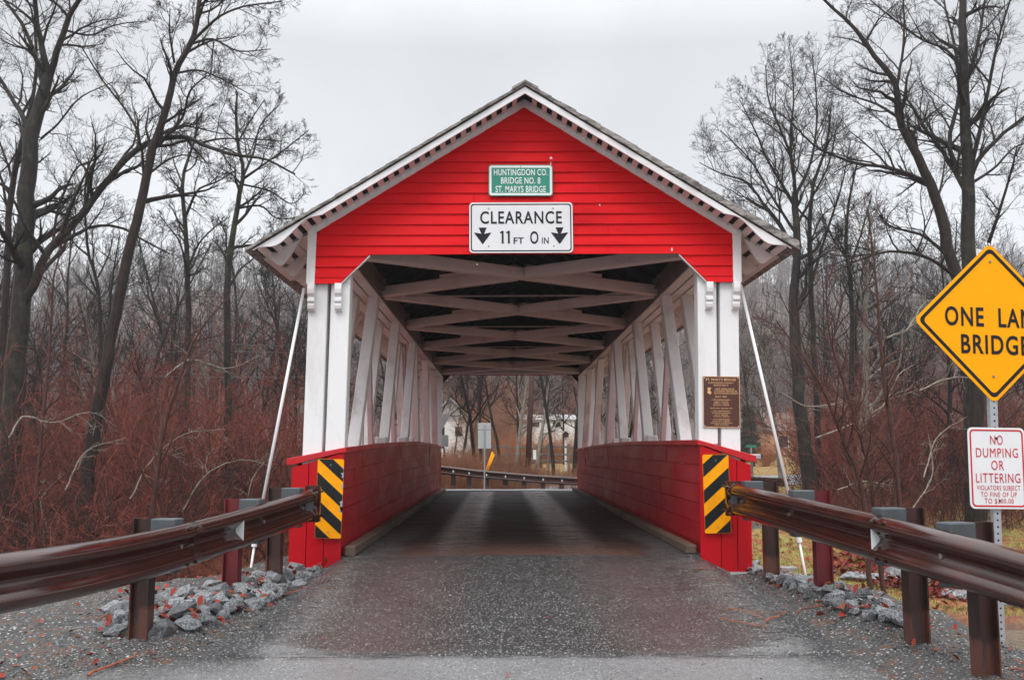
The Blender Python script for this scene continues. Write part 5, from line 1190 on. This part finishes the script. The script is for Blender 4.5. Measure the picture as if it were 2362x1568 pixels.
house(1190, 1325, 108, 1.5, .8, wsd, rfw, 'long low white building beyond the orange hedge seen through the bridge', [(-1.2, .6, .9, .6), (1.4, .6, .9, .6)], False, 7, 1.7)
house(1778, 1905, 84, 2.5, 2.0, tan, rfb, 'tan walled house with a brown roof beyond the far lawn on the right', [(-1.5, .9, .9, 1.1), (1.2, .9, .9, 1.1)], False, 9)
# hedge and bush
def bush(name, px, Yd, H, stems, seed, mat, label, sx=1.):
    x = P(px, 1042, Yd).x; V, Q = shrub(seed, H, stems, .010, .5); V = V * [sx, 1, 1]; o = link(name, np_mesh(name, V, Q), mat, None, (x, Yd, float(ground(x, Yd)))); sets(o, label, 'bush')
orange = brushm('orange_bush', (.36, .12, .045), (.26, .085, .035), (.44, .20, .08))
for i, px in enumerate((1205, 1240, 1275, 1305)): bush('hedge_bush', px, 62 + i * .4, 2.5, 75, 60 + i, orange, ('orange bare hedge bush, leftmost of the row before the low white building', 'orange bare hedge bush behind the utility pole', 'orange bare hedge bush right of the utility pole', 'orange bare hedge bush, rightmost of the row before the low white building')[i], 1.6)
bush('round_bush', 1764, 57, 1.7, 90, 70, orange, 'round tan bare bush on the far lawn beside the right red end panel', 1.1)
# mailbox, street name sign
x = P(1732, 1042, 36).x; o = empty('mailbox', (x, 36, float(ground(x, 36))), label='grey mailbox on a post beyond the right end of the bridge', cat='mailbox')
MB().box(-.06, .06, -.06, .06, -.2, .95).build('post', fm, o, .01); pf = [(-.1, .98), (.1, .98), (.1, 1.1)] + [(.1 * math.cos(t), 1.1 + .1 * math.sin(t)) for t in np.linspace(.3, math.pi - .3, 7)] + [(-.1, 1.1)]
MB().prism([(-.1, u, z) for u, z in pf], (.55, 0, 0)).build('box', M['galv_flat'], o); MB().box(.46, .52, -.11, -.1, 1.0, 1.18).build('flag', M['black'], o); MB().box(-.1, .5, -.09, .09, .92, .978).build('shelf', fm, o)
x = P(1732, 1042, 40).x; gz = float(ground(x, 40)); zs = P(1732, 1028.5, 40).z - gz; o = empty('street_sign', (x, 40, gz), label='small green street name blade on a post beyond the right end panel', cat='sign')
MB().box(-.03, .03, -.03, .03, -.2, zs - .06).build('post', M['galv'], o); MB().box(-.27, .27, -.012, .012, zs - .06, zs + .06).build('blade', M['sign_green'], o)
# white gabled letter post and evergreen
x = P(1304, 1042, 46).x; o = empty('birdhouse', (x, 46, float(ground(x, 46))), label='small white gabled birdhouse on a post at the right of the bridge opening', cat='birdhouse')
zb = P(1304, 1008, 46).z - float(ground(x, 46)); MB().box(-.06, .06, -.06, .06, -.2, zb).build('post', wsd, o); MB().prism([(-.18, -.2, zb), (.18, -.2, zb), (.18, -.2, zb + .22), (0, -.2, zb + .36), (-.18, -.2, zb + .22)], (0, .4, 0)).build('body', M['rail'], o)
mb = MB()
for s in (-1, 1): mb.beam((0, -.25, zb + .40), (s * .30, -.25, zb + .18), .03, .04); mb.hexa([(0, -.25, zb + .37), (s * .3, -.25, zb + .16), (s * .3, .25, zb + .16), (0, .25, zb + .37), (0, -.25, zb + .40), (s * .3, -.25, zb + .19), (s * .3, .25, zb + .19), (0, .25, zb + .40)])
mb.build('roof', wsd, o)
# evergreen
x = P(1728, 1042, 66).x; gz = float(ground(x, 66)); o = empty('evergreen_tree', (x, 66, gz), label='dark evergreen tree behind the brown plaque posts', cat='tree'); MB().tube([(0, 0, -.2), (0, 0, 4.2)], [.14, .03], 6).build('trunk', M['bark_dark'], o)
r = random.Random(77); pl = []
for i in range(520):
    z = .4 + 4.2 * r.random(); rad = 1.3 * (1 - z / 4.8) + .1; a = r.uniform(0, 6.28); L = rad * r.uniform(.6, 1.1); e = (math.cos(a) * L, math.sin(a) * L, z - L * .25)
    pl.append(([(0, 0, z), (e[0] * .6, e[1] * .6, z - .02), e], [.015, .02, .01]))
    for k in range(5):
        t = r.uniform(.3, 1); q = (e[0] * t, e[1] * t, z - L * .25 * t * t); pl.append(([q, (q[0] + r.gauss(0, .16), q[1] + r.gauss(0, .16), q[2] - .05), (q[0] + r.gauss(0, .25), q[1] + r.gauss(0, .25), q[2] - .1)], [.03, .035, .01]))
V, Q = tubes(pl, (0, 0, 0), 3); link('crown', np_mesh('crown', V, Q), plain('evergreen_needles', (.030, .048, .026), .8, .4, 3), o)
# overhead wires
wm = plain('wire', (.10, .11, .12), .5, .1)
def wire(pts, Yd, label, r=.012):
    P3 = [P(a, c, Yd) for a, c in pts]; b = P3[0]; fine = []
    for i in range(25):
        t = i / 24; p = P3[0].lerp(P3[1], t); p.z -= .35 * 4 * t * (1 - t); fine.append(p - b)
    o = MB().tube(fine, r, 5).build('overhead_wire', wm, None, loc=b); sets(o, label, 'wire', 'overhead wires across the woods')
wire([(-200, 735), (1000, 800)], 27, 'highest overhead wire crossing the woods left of the bridge')
wire([(-200, 752), (1000, 815)], 27, 'second overhead wire just below the highest one on the left')
wire([(-200, 838), (1000, 858)], 26, 'lowest and darkest overhead wire crossing the left woods', .016)
wire([(1400, 800), (2600, 830)], 27, 'upper overhead wire crossing the woods right of the bridge')
wire([(1400, 905), (2600, 925)], 27, 'lower overhead wire crossing the woods right of the bridge')

# ------------------------------------------------------------------ haze: the misty air in one closed box
t = D.materials.new('haze_air'); t.use_nodes = True; t.node_tree.nodes.clear(); ho = t.node_tree.nodes.new('ShaderNodeOutputMaterial'); hv = t.node_tree.nodes.new('ShaderNodeVolumePrincipled')
hv.inputs['Color'].default_value = (.93, .95, .97, 1); hv.inputs['Density'].default_value = .0008; hv.inputs['Anisotropy'].default_value = .2; t.node_tree.links.new(hv.outputs[0], ho.inputs['Volume'])
hz = MB().box(-300, 300, -60, 430, -4.2, 80).build('haze', t); sets(hz, kind='stuff')
